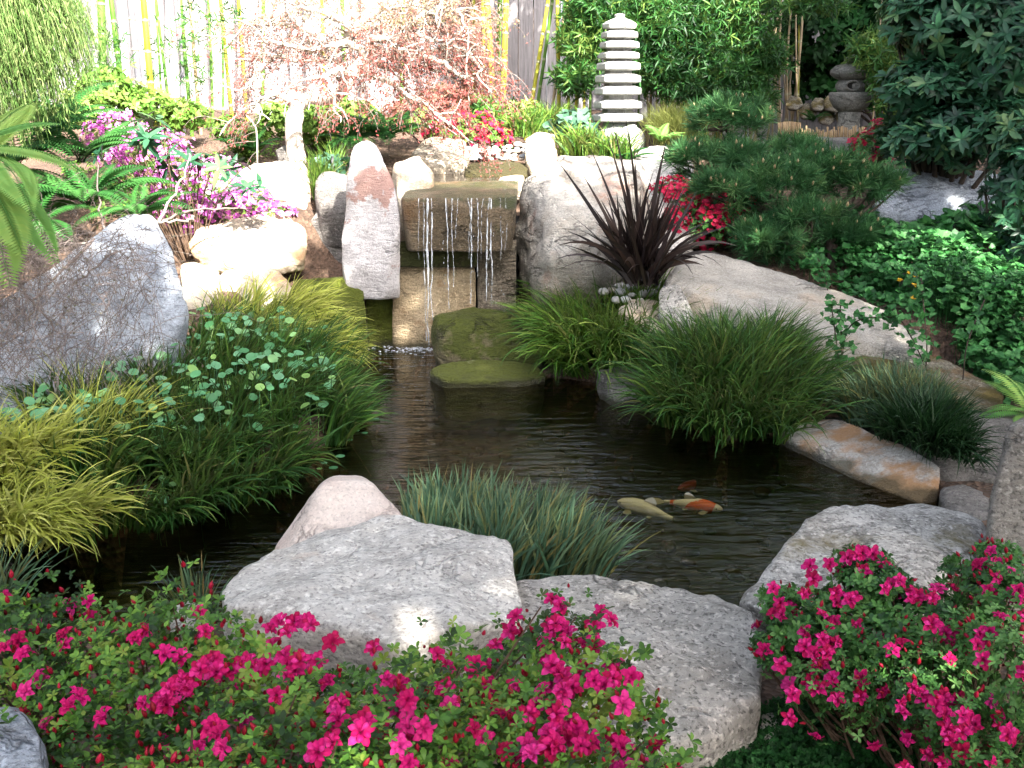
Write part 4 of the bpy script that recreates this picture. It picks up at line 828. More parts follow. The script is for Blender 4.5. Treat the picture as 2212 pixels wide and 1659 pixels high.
for X, rr, yb in [(916, .004, 735), (924, .008, 745), (932, .005, 700), (962, .005, 668), (976, .004, 620), (1012, .003, 560), (1018, .005, 655), (1031, .0035, 600), (1044, .003, 560), (1056, .008, 650), (1062, .005, 660), (1082, .0028, 560), (1092, .0026, 540), (905, .0025, 560), (990, .0025, 520)]:
    top = P(X, 428, 6.19); top[1] = 6.17; bot = P(X + rng.uniform(-4, 4), yb, 6.16); mb = MB(); m_ = 34
    t = np.linspace(0, 1, m_); xs = top[0] + (bot[0] - top[0]) * t + np.cumsum(rng.normal(0, .0016, m_)); zs = top[2] + (bot[2] - top[2]) * t; ys = 6.185 - .035 * np.sqrt(t) + rng.normal(0, .001, m_)
    rad = rr * .78 * (1 + .5 * vnoise(np.stack([t * 14, t * 0 + X, t * 0], 1), 3)) * (1 - .2 * t); rad[rng.random(m_) < .10 + .15 * (rr < .0045)] *= .25
    tube(mb, np.stack([xs, ys, zs], 1), np.maximum(rad, .0008) * np.where(t > .5, .8, 1), 6); mb.build('water_thread', M['fall'], fall)
mb = MB(); D2, F2 = ico(1)
for k in range(900):
    a = rng.normal(size=2) * [.11, .085]; p0 = G(908, 748, 0) + [a[0], a[1], abs(rng.normal(0, .006))]; mb.add(D2 * rng.uniform(.002, .009) * [1.4, 1.2, .5] + p0, F2)
for k in range(90):
    X = rng.choice([916, 924, 962, 1018, 1056, 1062, 1085]) + rng.normal(0, 4); mb.add(D2 * rng.uniform(.0015, .004) * [.8, .8, 2] + P(X, rng.uniform(480, 700), 6.15), F2)
o = mb.build('splash', M['fall'], fall); tag(o, kind='stuff')

# ------------------------------------------------------------------ koi
def koimat(name, base, spots=None):
    m, nt = nmat(name)
    col = mixc(nt, noise(nt, coords(nt), 60, 3), base, tuple(x * .8 for x in base))
    if spots: col = mixc(nt, ramp(nt, noise(nt, coords(nt, scale=(1, .6, .6)), 17, 2, .4), [(.53, 0), (.56, 1)]), col, spots)
    p = nd(nt, 'BsdfPrincipled', None, Base_Color=col, Roughness=.35); out(nt, p.outputs[0]); return m
M['koi_cream'] = koimat('koi_cream', (.95, .93, .84)); M['koi_patch'] = koimat('koi_white_orange', (.92, .88, .82), (.85, .13, .01)); M['koi_red'] = koimat('koi_dull_red', (.32, .05, .02))
M['koi_fin'] = leafmat('koi_fin', [(.72, .68, .5), (.8, .75, .6)], .4, .4); M['koi_eye'] = plain('koi_eye', (.01, .01, .01), rough=.2)
def koi(head, tail, z, mat, label, wig=.02):
    h = np.array([*head, z]); t_ = np.array([*tail, z]); L = np.linalg.norm(t_ - h); ax_ = (t_ - h) / L; sd_ = np.array([-ax_[1], ax_[0], 0]); up = np.array([0, 0, 1.])
    root = empty('koi', (h + t_) / 2, label, 'koi'); mb = MB(); ns, k = 22, 14; t = np.linspace(0, 1, ns)
    wdt = L * np.interp(t, [0, .03, .1, .25, .42, .6, .8, .92, 1], [.015, .045, .075, .105, .11, .085, .045, .028, .022])
    hgt = L * np.interp(t, [0, .03, .1, .25, .42, .6, .8, .92, 1], [.012, .035, .065, .10, .11, .085, .05, .035, .032])
    spn = h[None] + t[:, None] * (t_ - h) * .86 + (np.sin(t * 4.2 + .4) * wig * t)[:, None] * sd_; ph = np.arange(k) * 2 * math.pi / k
    V = spn[:, None] + wdt[:, None, None] * np.cos(ph)[None, :, None] * sd_ + hgt[:, None, None] * np.sin(ph)[None, :, None] * up
    F = np.array([[i * k + j, i * k + (j + 1) % k, (i + 1) * k + (j + 1) % k, (i + 1) * k + j] for i in range(ns - 1) for j in range(k)])
    V = np.concatenate([V.reshape(-1, 3), spn[:1]]); mb.add(V, [F, np.array([[ns * k, (j + 1) % k, j] for j in range(k)])], .5); mb.build('body', M[mat], root)
    def fin(p0, d, w_, ln, nm, nn):
        mb = MB(); d = unit(np.array(d)); T = np.array([(0, -.12, 0), (0, .12, 0), (.5, -.38, .02), (.5, .38, .02), (.85, -.42, .0), (.85, .42, 0), (1, -.15, -.02), (1, .15, -.02)]) * [ln, w_, ln]
        A = unit(np.cross(nn, d)); U = np.cross(d, A); V = p0 + T[:, 0:1] * d + T[:, 1:2] * A + T[:, 2:3] * U
        mb.add(V, np.array([[0, 2, 3, 1], [2, 4, 5, 3], [4, 6, 7, 5]]), rng.random()); mb.build(nm, M['koi_fin'], root)
    for s in (-1, 1):
        fin(spn[5] + sd_ * s * wdt[5] * .8 - up * hgt[5] * .3, ax_ * .6 + sd_ * s, L * .13, L * .17, 'pectoral_fin', up)
        fin(spn[12] + sd_ * s * wdt[12] * .6 - up * hgt[12] * .5, ax_ * .9 + sd_ * s * .8, L * .08, L * .1, 'pelvic_fin', up)
        e = MB(); D_, F_ = ico(2); e.add(D_ * L * .012 + spn[2] + sd_ * s * wdt[2] * .9 + up * hgt[2] * .3, F_); e.build('eye', M['koi_eye'], root)
    fin(spn[-1] - ax_ * L * .01, ax_ + sd_ * .22, L * .16, L * .2, 'tail_fin', sd_ * .5 + up); fin(spn[9] + up * hgt[9] * .6, ax_ + up * .35, L * .16, L * .22, 'dorsal_fin', sd_)
koi(G(1334, 1090, -.05)[:2], G(1478, 1134, -.05)[:2], -.034, 'koi_cream', 'plain cream koi swimming with its head to the left in the pond', .012)
koi(G(1560, 1120, -.08)[:2], G(1415, 1098, -.08)[:2], -.040, 'koi_patch', 'white koi with orange patches swimming to the right behind the cream koi', -.01)
koi(G(1465, 1040, -.2)[:2], G(1560, 1020, -.2)[:2], -.24, 'koi_red', 'dull red koi deep in the dark water behind the other two', .012)

# ------------------------------------------------------------------ pagoda
def prism_rings(mb, rings, n=6, rot=0, c=(0, 0), sq=1.0, rnd=.5):
    """stacked n-gon rings [(radius, z)] closed at both ends"""
    ph = np.arange(n) * 2 * math.pi / n + rot; V = []
    for r, z in rings: V.append(np.stack([c[0] + r * np.cos(ph), c[1] + r * np.sin(ph), np.full(n, z)], 1))
    m_ = len(rings); V = np.concatenate(V + [np.array([[c[0], c[1], rings[0][1]], [c[0], c[1], rings[-1][1]]])])
    F = np.array([[i * n + j, i * n + (j + 1) % n, (i + 1) * n + (j + 1) % n, (i + 1) * n + j] for i in range(m_ - 1) for j in range(n)])
    caps = np.array([[m_ * n, (j + 1) % n, j] for j in range(n)] + [[m_ * n + 1, (m_ - 1) * n + j, (m_ - 1) * n + (j + 1) % n] for j in range(n)])
    mb.add(V, [F, caps], rnd)
pd = 9.2; pb = P(1337, 322, pd); rotp = R(-90 - 42)
def pz(Y): return P(1337, Y, pd)[2]
pag = empty('pagoda', (pb[0], pb[1], pz(330)), 'nine tiered grey granite pagoda standing in front of the bamboo', 'stone pagoda')
cx, cy = pb[0], pb[1]
tiers = [(255, 52, 1333), (227, 49.5, 1334), (197, 48, 1335), (171, 46, 1335), (144, 44, 1336), (121, 41, 1337), (98, 40, 1338), (76, 37, 1338)]   # rim centre Y, half width
def bevel_obj(o, w_=.006):
    md = o.modifiers.new('bevel', 'BEVEL'); md.width = w_; md.segments = 2; md.limit_method = 'ANGLE'
prev = None
for i, (Y, hw, X0) in enumerate(tiers):
    r = px(hw, pd) * 1.04; z = pz(Y); th = px(8.3 if i < 5 else 7, pd); step = (pz(tiers[i + 1][0]) - z) if i < 7 else px(24, pd); c_ = (P(X0, Y, pd)[0], cy)
    mb = MB(); prism_rings(mb, [(r * .62, z - th * .98), (r * .93, z - th * .85), (r, z - th * .68), (r, z + th * .62), (r * .96, z + th * .82), (r * .66, z + th * 1.3)], 6, rotp + rng.normal(0, .05), c_)
    o = mb.build('roof_tier', M['pagoda'], pag, smooth=False); bevel_obj(o)
    mb = MB(); prism_rings(mb, [(r * .60, z + th * 1.2), (r * .58, z + step - th * .9)], 6, rotp, c_); mb.build('neck', M['pagoda'], pag, smooth=False)
r = px(35, pd); z = pz(55); c_ = (P(1338, 55, pd)[0], cy); mb = MB()
prism_rings(mb, [(r * .7, z - .034), (r * .97, z - .026), (r, z - .01), (r, z + .012), (r * .84, z + .03), (r * .5, z + .05), (r * .30, z + .062), (r * .27, z + .072), (r * .33, z + .078), (r * .30, z + .09), (r * .1, z + .098)], 6, rotp, c_)
o = mb.build('cap', M['pagoda'], pag, smooth=False); bevel_obj(o)
zb = pz(322); zt = pz(272); r = px(54, pd); mb = MB(); H = zt - zb
prism_rings(mb, [(r * 1.03, zb - .05), (r * 1.03, zb + H * .15), (r * 1.02, zb + H * .4), (r * .96, zb + H * .65), (r * .84, zb + H * .84), (r * .68, zb + H * .95), (r * .62, zb + H * 1.18)], 24, 0, (cx, cy))
o = mb.build('base', M['pagoda'], pag)
cut = bmesh.new()
for a in (R(-28), R(62)):
    res = bmesh.ops.create_cone(cut, cap_ends=True, segments=24, radius1=H * .42, radius2=H * .42, depth=.9)
    for v in res['verts']:
        x, y, z_ = v.co; v.co = Vector((z_ * math.cos(a) - x * .55 * math.sin(a), z_ * math.sin(a) + x * .55 * math.cos(a), y * .95 + (zb - pag.location[2]) + H * .02))
cm = bpy.data.meshes.new('cut'); cut.to_mesh(cm); cut.free(); co = bpy.data.objects.new('cut', cm); COL.objects.link(co); co.parent = pag; co.location = (cx - pag.location[0], cy - pag.location[1], 0)
bpy.context.view_layer.update()
md = o.modifiers.new('b', 'BOOLEAN'); md.object = co; md.solver = 'EXACT'
nm_ = bpy.data.meshes.new_from_object(o.evaluated_get(bpy.context.evaluated_depsgraph_get())); o.modifiers.clear(); 
if len(nm_.polygons) > 20: o.data = nm_
bpy.data.objects.remove(co)

# ------------------------------------------------------------------ snow viewing lantern in the dark corner
ld = 9.9; lb = P(1830, 300, ld); lan = empty('stone_lantern', (lb[0], lb[1], lb[2] - .05), 'dark old granite garden lantern in the shade beside the rhododendron', 'stone lantern')
def lz(Y): return P(1830, Y, ld)[2]
def lathe(name, prof, n=28, sq=1): mb = MB(); prism_rings(mb, prof, n, 0, (lb[0], lb[1])); return mb.build(name, M['lantern'], lan)
q = px(1, ld)
lathe('pedestal', [(26 * q, lz(305)), (27 * q, lz(290)), (22 * q, lz(262)), (23 * q, lz(244)), (20 * q, lz(238))])
lathe('bowl', [(20 * q, lz(243)), (34 * q, lz(232)), (43 * q, lz(214)), (45 * q, lz(202)), (42 * q, lz(199)), (20 * q, lz(198))])
lathe('firebox', [(28 * q, lz(199)), (33 * q, lz(190)), (33 * q, lz(182)), (27 * q, lz(172))])
lathe('roof', [(26 * q, lz(174)), (38 * q, lz(168)), (46 * q, lz(160)), (46 * q, lz(152)), (36 * q, lz(142)), (20 * q, lz(138))])
lathe('finial', [(12 * q, lz(140)), (20 * q, lz(132)), (20 * q, lz(126)), (10 * q, lz(120)), (2 * q, lz(118))])
mb = MB(); a = np.linspace(0, 2 * math.pi, 25)[:-1]; ring = np.stack([lb[0] - 9 * q + 14 * q * np.cos(a), np.full(24, lb[1] - 33 * q), lz(185) + 9 * q * np.sin(a)], 1)
tube(mb, np.concatenate([ring, ring[:1]]), 2.5 * q, 6); mb.build('window_rim', M['lantern'], lan)
mb = MB(); V = np.concatenate([ring + [0, .008, 0], [[lb[0] - 9 * q, lb[1] - 33 * q + .008, lz(185)]]]); mb.add(V, np.array([[24, k, (k + 1) % 24] for k in range(24)])); mb.build('window_shade_disc', M['black'], lan)  # black disc paints the shade of the opening, the firebox is solid

# ------------------------------------------------------------------ short bamboo edging
M['cane'] = plain('dry_cane', (.20, .13, .07), (.38, .27, .15), .7, 30, .2, (1, 1, .1))
ed = empty('bamboo_edging', P(1770, 300, 9.5) - [0, 0, .05], 'low uneven edging of short tan bamboo stakes before the lantern', 'bamboo edging')
for k, X in enumerate(np.arange(1682, 1872, 4.6)):
    h = 32 + 4 * math.sin(k * .25) if X < 1730 else 12 + 16 * rng.random() + (7 if X < 1750 else 0); yb = 296 + 5 * math.sin((X - 1680) / 190 * 3.1); p0 = P(X, yb, 9.5); p1 = P(X + rng.normal(0, .5), yb - h, 9.5)
    mb = MB(); tube(mb, [p0 - [0, 0, .04], p0 * .5 + p1 * .5, p1], px(2.0, 9.5), 8, rng.random()); mb.build('stake', M['cane'], ed)

# ------------------------------------------------------------------ fence, trunk, bamboo
def planks():
    m, nt = nmat('weathered_fence_board'); at = nd(nt, 'Attribute', {'attribute_name': 'rnd'}); v = coords(nt, scale=(14, 14, .7))
    col = ramp(nt, noise(nt, v, 3, 6, .7), [(.3, (.16, .15, .16)), (.7, (.40, .38, .39))])
    col = mixc(nt, .6, col, ramp(nt, at.outputs['Fac'], [(0, (.55,) * 3), (1, (1.0, .98, .96))]), 'MULTIPLY')
    bp = nd(nt, 'Bump', None, Strength=.5, Distance=.01, Height=noise(nt, v, 6, 5)); p = nd(nt, 'BsdfPrincipled', None, Base_Color=col, Roughness=.9, Normal=bp.outputs[0]); out(nt, p.outputs[0]); return m
M['plank'] = planks()
FY = 11.9
fe = empty('wooden_fence', (0, FY, 1.3), 'tall fence of weathered grey vertical boards at the back', 'fence')
def box(mb, lo, hi, rnd=None):
    x0, y0, z0 = lo; x1, y1, z1 = hi; V = np.array([(x0, y0, z0), (x1, y0, z0), (x1, y1, z0), (x0, y1, z0), (x0, y0, z1), (x1, y0, z1), (x1, y1, z1), (x0, y1, z1)])
    mb.add(V, np.array([[0, 3, 2, 1], [4, 5, 6, 7], [0, 1, 5, 4], [1, 2, 6, 5], [2, 3, 7, 6], [3, 0, 4, 7]]), rnd)
mb = MB(); x = -8.5
while x < 8.5:
    w_ = rng.uniform(.13, .17); box(mb, (x, FY + rng.uniform(-.012, .012), 1.0), (x + w_ - .008, FY + .03, 3.6 + rng.uniform(0, .04))); x += w_
mb.build('boards', M['plank'], fe, smooth=False)
for k in range(7):
    mb = MB(); box(mb, (-8.5 + k * 2.8, FY + .05, .9), (-8.4 + k * 2.8, FY + .15, 3.65)); mb.build('post', M['plank'], fe, smooth=False)
tr = empty('redwood_tree', (P(1030, 200, 11.4)[0], 11.4, 1.3), 'dark reddish brown tree trunk before the fence behind the maple', 'tree')
t0 = P(1028, 200, 11.4); mb = MB(); tube(mb, [(t0[0], 11.4, 1.2), (t0[0], 11.4, 2.4), (t0[0] - .03, 11.4, 4), (t0[0] - .05, 11.4, 6.5)], [.17, .15, .14, .1], 20); mb.build('trunk', M['redwood'], tr)
C, A = cloud([(np.array([t0[0], 11.6, 6.2]), np.array([1.5, 1.2, 1.3]))], 3500, .2); mb = MB(); leaves(mb, C, rdir(len(C)), A, t_simple(.3), .12); mb.build('crown', M['tree'], tr)

def culm_mat(name, a, b):
    m, nt = nmat(name); v = coords(nt); col = ramp(nt, noise(nt, v, 2.2, 3), [(.35, a), (.65, b)])
    sx = nd(nt, 'Attribute', {'attribute_name': 'rnd'}); col = mixc(nt, sx.outputs['Fac'], col, (.30, .30, .20))
    p = nd(nt, 'BsdfPrincipled', None, Base_Color=col, Roughness=.3); out(nt, p.outputs[0]); return m
M['culm_yellow'] = culm_mat('bamboo_yellow', (.20, .22, .012), (.34, .28, .02)); M['culm_green'] = culm_mat('bamboo_green', (.035, .12, .01), (.10, .20, .02)); M['culm_dry'] = culm_mat('bamboo_dry', (.22, .16, .09), (.36, .28, .16)); M['culm_grey'] = culm_mat('bamboo_grey', (.10, .10, .12), (.18, .17, .18))  # the grey one is a plain bluish grey
def culm(X0, Y0, X1, Y1, d, rpx, mat, label, group, seg=.26, extra=2.0, parent=None):
    a = P(X0, Y0, d); b = P(X1, Y1, d + .05); a[2] = min(a[2], gz1(a[0], a[1]) + .02) - .06; v = (b - a); tp = a + v * (1 + extra / max(.5, v[2])); L = np.linalg.norm(tp - a); n = max(3, int(L / seg)); r = px(rpx, d)
    pts = []; rad = []; rn = []
    bow = np.array([rng.normal(0, .03), 0, 0])
    for k in range(n + 1):
        c_ = a + (tp - a) * k / n + bow * math.sin(3.14 * k / n)
        rr = r * (1 - .35 * k / n); dz = unit(tp - a)
        for o_, q, w_ in ((-.012, 1, .1), (-.004, 1.0, .35), (0, 1.18, .75), (.006, 1.14, .7), (.014, .96, .5), (.03, 1, 0)):
            pts.append(c_ + dz * o_); rad.append(rr * q); rn.append(w_)
    mb = MB(); tube(mb, pts, rad, 10, 0); mb.Rn = [np.concatenate([np.repeat(rn, 10), [0, 0]])]
    o = mb.build('bamboo_culm' if parent is None else 'culm', M[mat], parent, None if parent is not None else a)
    if parent is None: tag(o, label, 'bamboo', group)
    return o, pts
for X0, Y0, X1, Y1, d, r, mt, lb_ in [
    (1040, 190, 1036, -10, 10.6, 5, 'culm_yellow', 'thinner yellow bamboo culm in the cluster of four before the fence, leftmost'), (1070, 212, 1050, -10, 10.4, 7.5, 'culm_yellow', 'thick golden bamboo culm leaning left in the cluster before the fence'),
    (1066, 215, 1072, -10, 10.6, 6, 'culm_green', 'green bamboo culm in the middle of the yellow cluster'), (1082, 222, 1088, -10, 10.4, 7, 'culm_yellow', 'rightmost thick yellow culm of the cluster by the dark trunk'),
    (1022, 150, 1028, -10, 10.8, 4, 'culm_yellow', 'slim yellow bamboo culm in front of the dark trunk'),
    (1135, 235, 1185, -10, 10.4, 4.5, 'culm_yellow', 'yellow bamboo culm leaning right across the grey fence'), (1150, 235, 1190, -10, 10.5, 4, 'culm_green', 'slim green bamboo culm crossing beside the leaning yellow one'),
    (1185, 230, 1216, -10, 10.5, 3.5, 'culm_dry', 'brown slanting dry culm left of the pagoda'), (1210, 235, 1205, -10, 10.4, 4.5, 'culm_yellow', 'upright yellow culm just left of the bamboo leaves'),
    (1230, 240, 1226, -10, 10.5, 3.5, 'culm_yellow', 'slim upright yellow culm nearest the pagoda on its left'), (1244, 245, 1262, -10, 10.6, 3.5, 'culm_yellow', 'slim yellow culm passing behind the pagoda'),
    (213, 180, 218, -10, 9.8, 9, 'culm_green', 'thick green bamboo culm at the upper left'), (262, 160, 240, -10, 9.9, 6, 'culm_green', 'green and yellow culm leaning left at the upper left'),
    (298, 140, 284, -10, 10.0, 8, 'culm_grey', 'thick grey culm at the upper left'), (322, 160, 312, -10, 9.9, 7, 'culm_yellow', 'bright yellow culm right of the grey one at the upper left'),
    (365, 190, 345, -10, 10.2, 3, 'culm_green', 'thin green culm against the white fence'), (388, 210, 372, -10, 10.1, 5, 'culm_grey', 'greyish culm against the white fence'), (408, 215, 392, -10, 10.1, 4, 'culm_green', 'second slim green culm against the white fence'),
    (430, 240, 420, -10, 10.2, 4, 'culm_dry', 'brownish culm before the white fence'), (457, 250, 440, -10, 10.3, 3, 'culm_green', 'thin slanting culm left of the maple'), (500, 220, 480, -10, 10.2, 4, 'culm_yellow', 'pale yellow culm just left of the maple'),
    (530, 200, 520, -10, 10.4, 4.5, 'culm_yellow', 'pale culm behind the left branches of the maple'), (560, 200, 566, -10, 10.5, 4.5, 'culm_green', 'green culm behind the maple trunk'),
    (745, 210, 740, -10, 10.6, 5, 'culm_green', 'green culm seen through the middle of the maple'), (864, 215, 868, -10, 10.6, 5, 'culm_green', 'green culm seen through the right of the maple'), (700, 200, 690, -10, 10.7, 4, 'culm_yellow', 'yellow culm seen through the maple crown')]:
    culm(X0, Y0, X1, Y1, d, r, mt, lb_, 'bamboo culms before the fence')
# leafy bamboo plants
def bamboo_plant(label, stems, E, nl, size=.085, mat='bamboo_leaf'):
    b0 = P(*stems[0][:2], stems[0][4]); root = empty('bamboo_plant', (b0[0], b0[1], gz1(b0[0], b0[1])), label, 'bamboo', 'leafy bamboo plants behind the pagoda')
    for X0, Y0, X1, Y1, d, r, mt in stems: culm(X0, Y0, X1, Y1, d, r, mt, None, None, parent=root, extra=.8)
    C, A = cloud(ells(E), nl, .25, .2, .45, 9); mb = MB(); ax_ = unit(A * [.7, .7, .2] + rng.normal(0, .4, A.shape) + [0, -.25, -.1]); rn = np.clip(.45 + .5 * fbm(C * 2.5, 2, 8) + rng.normal(0, .2, len(C)), 0, .99)
    whorls(mb, C, ax_, 5, t_lance(.085, .01, .25), size, 48, .35, rn, 16)
    tubes_batch(mb, np.stack([C - ax_ * .12, C - ax_ * .05, C], 1), .002, .001, 3, .9); mb.build('leaves', M[mat], root)
bamboo_plant('leafy green bamboo arching left of the pagoda', [(1262, 250, 1270, -10, 10.2, 3, 'culm_yellow'), (1275, 250, 1290, -10, 10.3, 3, 'culm_green')], [(1275, 20, 10.0, 50, 50, .35), (1250, 90, 10.0, 45, 40, .3), (1240, 170, 9.9, 45, 35, .25), (1280, 120, 10.1, 30, 60, .25)], 900)
bamboo_plant('dense leafy bamboo directly behind the pagoda top', [(1340, 260, 1345, -10, 10.4, 3, 'culm_dry'), (1400, 255, 1405, -10, 10.4, 3, 'culm_dry'), (1378, 260, 1370, -10, 10.5, 2.5, 'culm_green')], [(1330, 20, 10.1, 90, 60, .35), (1420, 60, 10.0, 80, 70, .4), (1410, 150, 9.9, 50, 50, .3)], 2000)
bamboo_plant('dense leafy bamboo between the pagoda and the pine', [(1450, 250, 1450, -10, 10.5, 3, 'culm_dry'), (1490, 245, 1500, -10, 10.5, 2.5, 'culm_yellow'), (1430, 255, 1420, -10, 10.3, 2.5, 'culm_dry'), (1470, 250, 1475, -10, 10.4, 2, 'culm_dry')], [(1500, 20, 10.1, 80, 60, .4), (1490, 110, 10.0, 80, 60, .4), (1540, 170, 9.9, 70, 50, .3), (1480, 190, 9.9, 60, 35, .3)], 2000)
bamboo_plant('hanging bamboo foliage at the left of the dark corner', [(1590, 235, 1600, -10, 10.6, 2.5, 'culm_dry'), (1630, 230, 1670, 60, 10.4, 2.5, 'culm_dry'), (1560, 240, 1555, -10, 10.5, 2, 'culm_dry')], [(1600, 30, 10.2, 80, 50, .4), (1620, 110, 10.0, 60, 50, .3), (1660, 130, 9.9, 40, 40, .25), (1640, 210, 9.8, 35, 45, .2), (1600, 180, 9.9, 50, 40, .25)], 1500)
bamboo_plant('sparse sprigs of bamboo leaves against the sunny white fence', [(345, 200, 335, -10, 10.0, 2.5, 'culm_green'), (475, 215, 468, -10, 10.0, 2.5, 'culm_green')], [(400, 130, 9.9, 90, 90, .2), (470, 60, 9.9, 70, 60, .2), (240, 110, 9.7, 50, 70, .2)], 170, .07)
bamboo_plant('small bright bamboo spray above the stone lantern', [(1930, 120, 1930, -10, 10.4, 2.5, 'culm_yellow'), (1950, 120, 1952, -10, 10.6, 3, 'culm_dry'), (1900, 120, 1905, -10, 10.6, 2, 'culm_dry')], [(1890, 110, 9.6, 55, 35, .25), (1920, 170, 9.6, 45, 40, .25), (1930, 220, 9.6, 40, 30, .2), (1760, 10, 9.8, 60, 18, .2)], 750)
for k in range(46):
    X0 = rng.uniform(1290, 1730); X1 = X0 + rng.normal(0, 14); culm(X0, 250 + rng.uniform(-12, 6), X1, -10, rng.uniform(10.7, 11.3), rng.uniform(1.6, 2.8), rng.choice(['culm_dry', 'culm_dry', 'culm_yellow']), 'thin dry bamboo stem in the thicket behind the pagoda and pine', 'thin bamboo stems of the thicket', extra=.6)

# ------------------------------------------------------------------ weeping maple
mp = P(640, 345, 7.9); map_ = empty('maple_tree', (mp[0], mp[1], mp[2] - .1), 'weeping laceleaf maple with white sunlit branches and fine reddish leaves', 'tree')
def D3(L, d0): return [P(x, y, d0 + dd) for x, y, dd in L]
tr_paths = [([(642, 355, 0), (636, 310, 0), (634, 270, 0), (640, 232, 0), (634, 205, -.02)], [20, 19, 18, 17, 13]),
            ([(640, 235, 0), (665, 212, .03), (705, 212, 0), (738, 195, -.05), (762, 158, -.05), (790, 120, 0), (800, 100, 0)], [15, 14, 14, 14, 12, 11, 9]),
            ([(634, 210, 0), (625, 196, .03), (650, 190, .05)], [12, 9, 4])]
BR = [[(640, 225, 0), (600, 205, -.1), (565, 215, -.2), (535, 245, -.3)], [(762, 160, 0), (745, 140, .1), (715, 128, .15), (670, 130, .1), (630, 128, 0), (590, 120, -.1), (545, 128, -.2)],
      [(790, 120, 0), (770, 100, -.05), (745, 92, -.1), (705, 102, -.15), (660, 108, -.2), (610, 95, -.25), (560, 90, -.3)], [(796, 105, 0), (800, 85, -.1), (830, 85, -.15), (870, 84, -.15), (905, 75, -.2), (935, 90, -.3)],
      [(800, 100, 0), (835, 118, -.1), (870, 125, -.15), (905, 118, -.2), (950, 105, -.2), (985, 82, -.25)], [(790, 120, 0), (820, 138, 0), (850, 150, -.05), (880, 148, -.1), (930, 148, -.15), (990, 175, -.3)],
      [(770, 150, .05), (815, 165, -.1), (850, 180, -.15), (880, 205, -.2), (930, 235, -.25), (970, 270, -.35)], [(770, 100, 0), (760, 75, .1), (790, 60, .1), (845, 55, .1), (895, 62, .1), (940, 45, .1)],
      [(705, 102, 0), (690, 80, .05), (650, 60, .1), (600, 50, 0), (560, 55, -.1)], [(745, 92, 0), (755, 65, -.1), (730, 40, -.2), (690, 25, -.2), (640, 15, -.2)], [(870, 84, 0), (885, 55, -.1), (920, 30, -.15), (960, 20, -.2), (1000, 35, -.3)],
      [(738, 195, -.05), (745, 170, -.2), (735, 150, -.3), (700, 165, -.4), (660, 170, -.5)], [(760, 75, 0), (790, 40, .1), (830, 20, .1), (880, 10, 0), (930, -10, 0)], [(700, 165, -.4), (720, 200, -.45), (725, 240, -.5)], [(590, 120, -.1), (560, 150, -.25), (530, 190, -.35)],
      [(905, 118, -.2), (960, 140, -.3), (1010, 175, -.4)], [(950, 105, -.2), (1000, 110, -.2), (1040, 150, -.3)]]
mb = MB()
for L, rr in tr_paths: q = smooth_path(D3(L, 7.9), 5); r_ = np.interp(np.linspace(0, 1, len(q)), np.linspace(0, 1, len(rr)), rr); r_ = px(r_, 7.9) * (1 + .12 * vnoise(q * 14, 2)); tube(mb, q, r_, 12)
mb.build('trunk', M['bark_pale'], map_)
mb = MB(); src = []
for L in BR:
    q = smooth_path(D3(L, 7.9), 6); q = q + rng.normal(0, .006, q.shape); m_ = len(q); r_ = px(np.linspace(8.5, 2.6, m_), 7.9); tube(mb, q, r_, 7); src += list(q[3:]);
    for i in range(4, m_, 2):        # crooked side branches
        v = unit(q[i] - q[i - 1]); dd = unit(v + rng.normal(0, .8, 3) + [0, 0, .25]); l = rng.uniform(.12, .35); s_ = [q[i]]
        for k in range(4): dd = unit(dd + rng.normal(0, .35, 3) + [0, 0, -.12 * k]); s_.append(s_[-1] + dd * l / 3)
        s_ = smooth_path(s_, 3); tube(mb, s_, np.linspace(px(2.4, 7.9), px(.9, 7.9), len(s_)), 5); src += list(s_[3:])
mb.build('branches', M['bark_pale'], map_)
src = np.array(src); n = 1500; i0 = rng.integers(0, len(src), n); s0 = src[i0]; cc = P(780, 120, 7.9); v = unit((s0 - cc) * [1, 1, .6] + rng.normal(0, .35, (n, 3)) + [0, 0, .15]); m_ = 7; Pt = [s0]; l = rng.uniform(.12, .38, n) / (m_ - 1)
for k in range(1, m_): v = unit(v + rng.normal(0, .10, (n, 3)) + np.array([0, 0, -.09 * k])); Pt.append(Pt[-1] + v * l[:, None])
Pt = np.stack(Pt, 1); kp = ~((np.abs(Pt[:, -1, 0] - mp[0]) < .26) & (Pt[:, -1, 2] < P(0, 225, 7.9)[2])); Pt = Pt[kp]; mb = MB(); tubes_batch(mb, Pt, .0026, .0010, 3); mb.build('twigs', M['twig'], map_)
C = Pt[:, 2:].reshape(-1, 3); C = np.repeat(C, 2, 0) + rng.normal(0, .010, (len(C) * 2, 3)); mb = MB()
rn = np.clip(.35 - .25 * (C[:, 2] < P(0, 120, 7.9)[2]) + .35 * (C[:, 2] > P(0, 60, 7.9)[2]) + rng.normal(0, .2, len(C)), 0, .99)
for _ in range(1): leaves(mb, C, unit(rng.normal(0, .6, C.shape) + [0, 0, -.5]), rdir(len(C)), t_simple(.2, .1), .021, .4, rn)
s2 = (C[:, 0] > mp[0] + .5) | (rng.random(len(C)) < .35); leaves(mb, C[s2] + rng.normal(0, .012, (s2.sum(), 3)), unit(rng.normal(0, .6, (s2.sum(), 3)) + [0, 0, -.5]), rdir(s2.sum()), t_simple(.2, .1), .024, .4, rn[s2]); mb.build('leaves', M['maple'], map_)

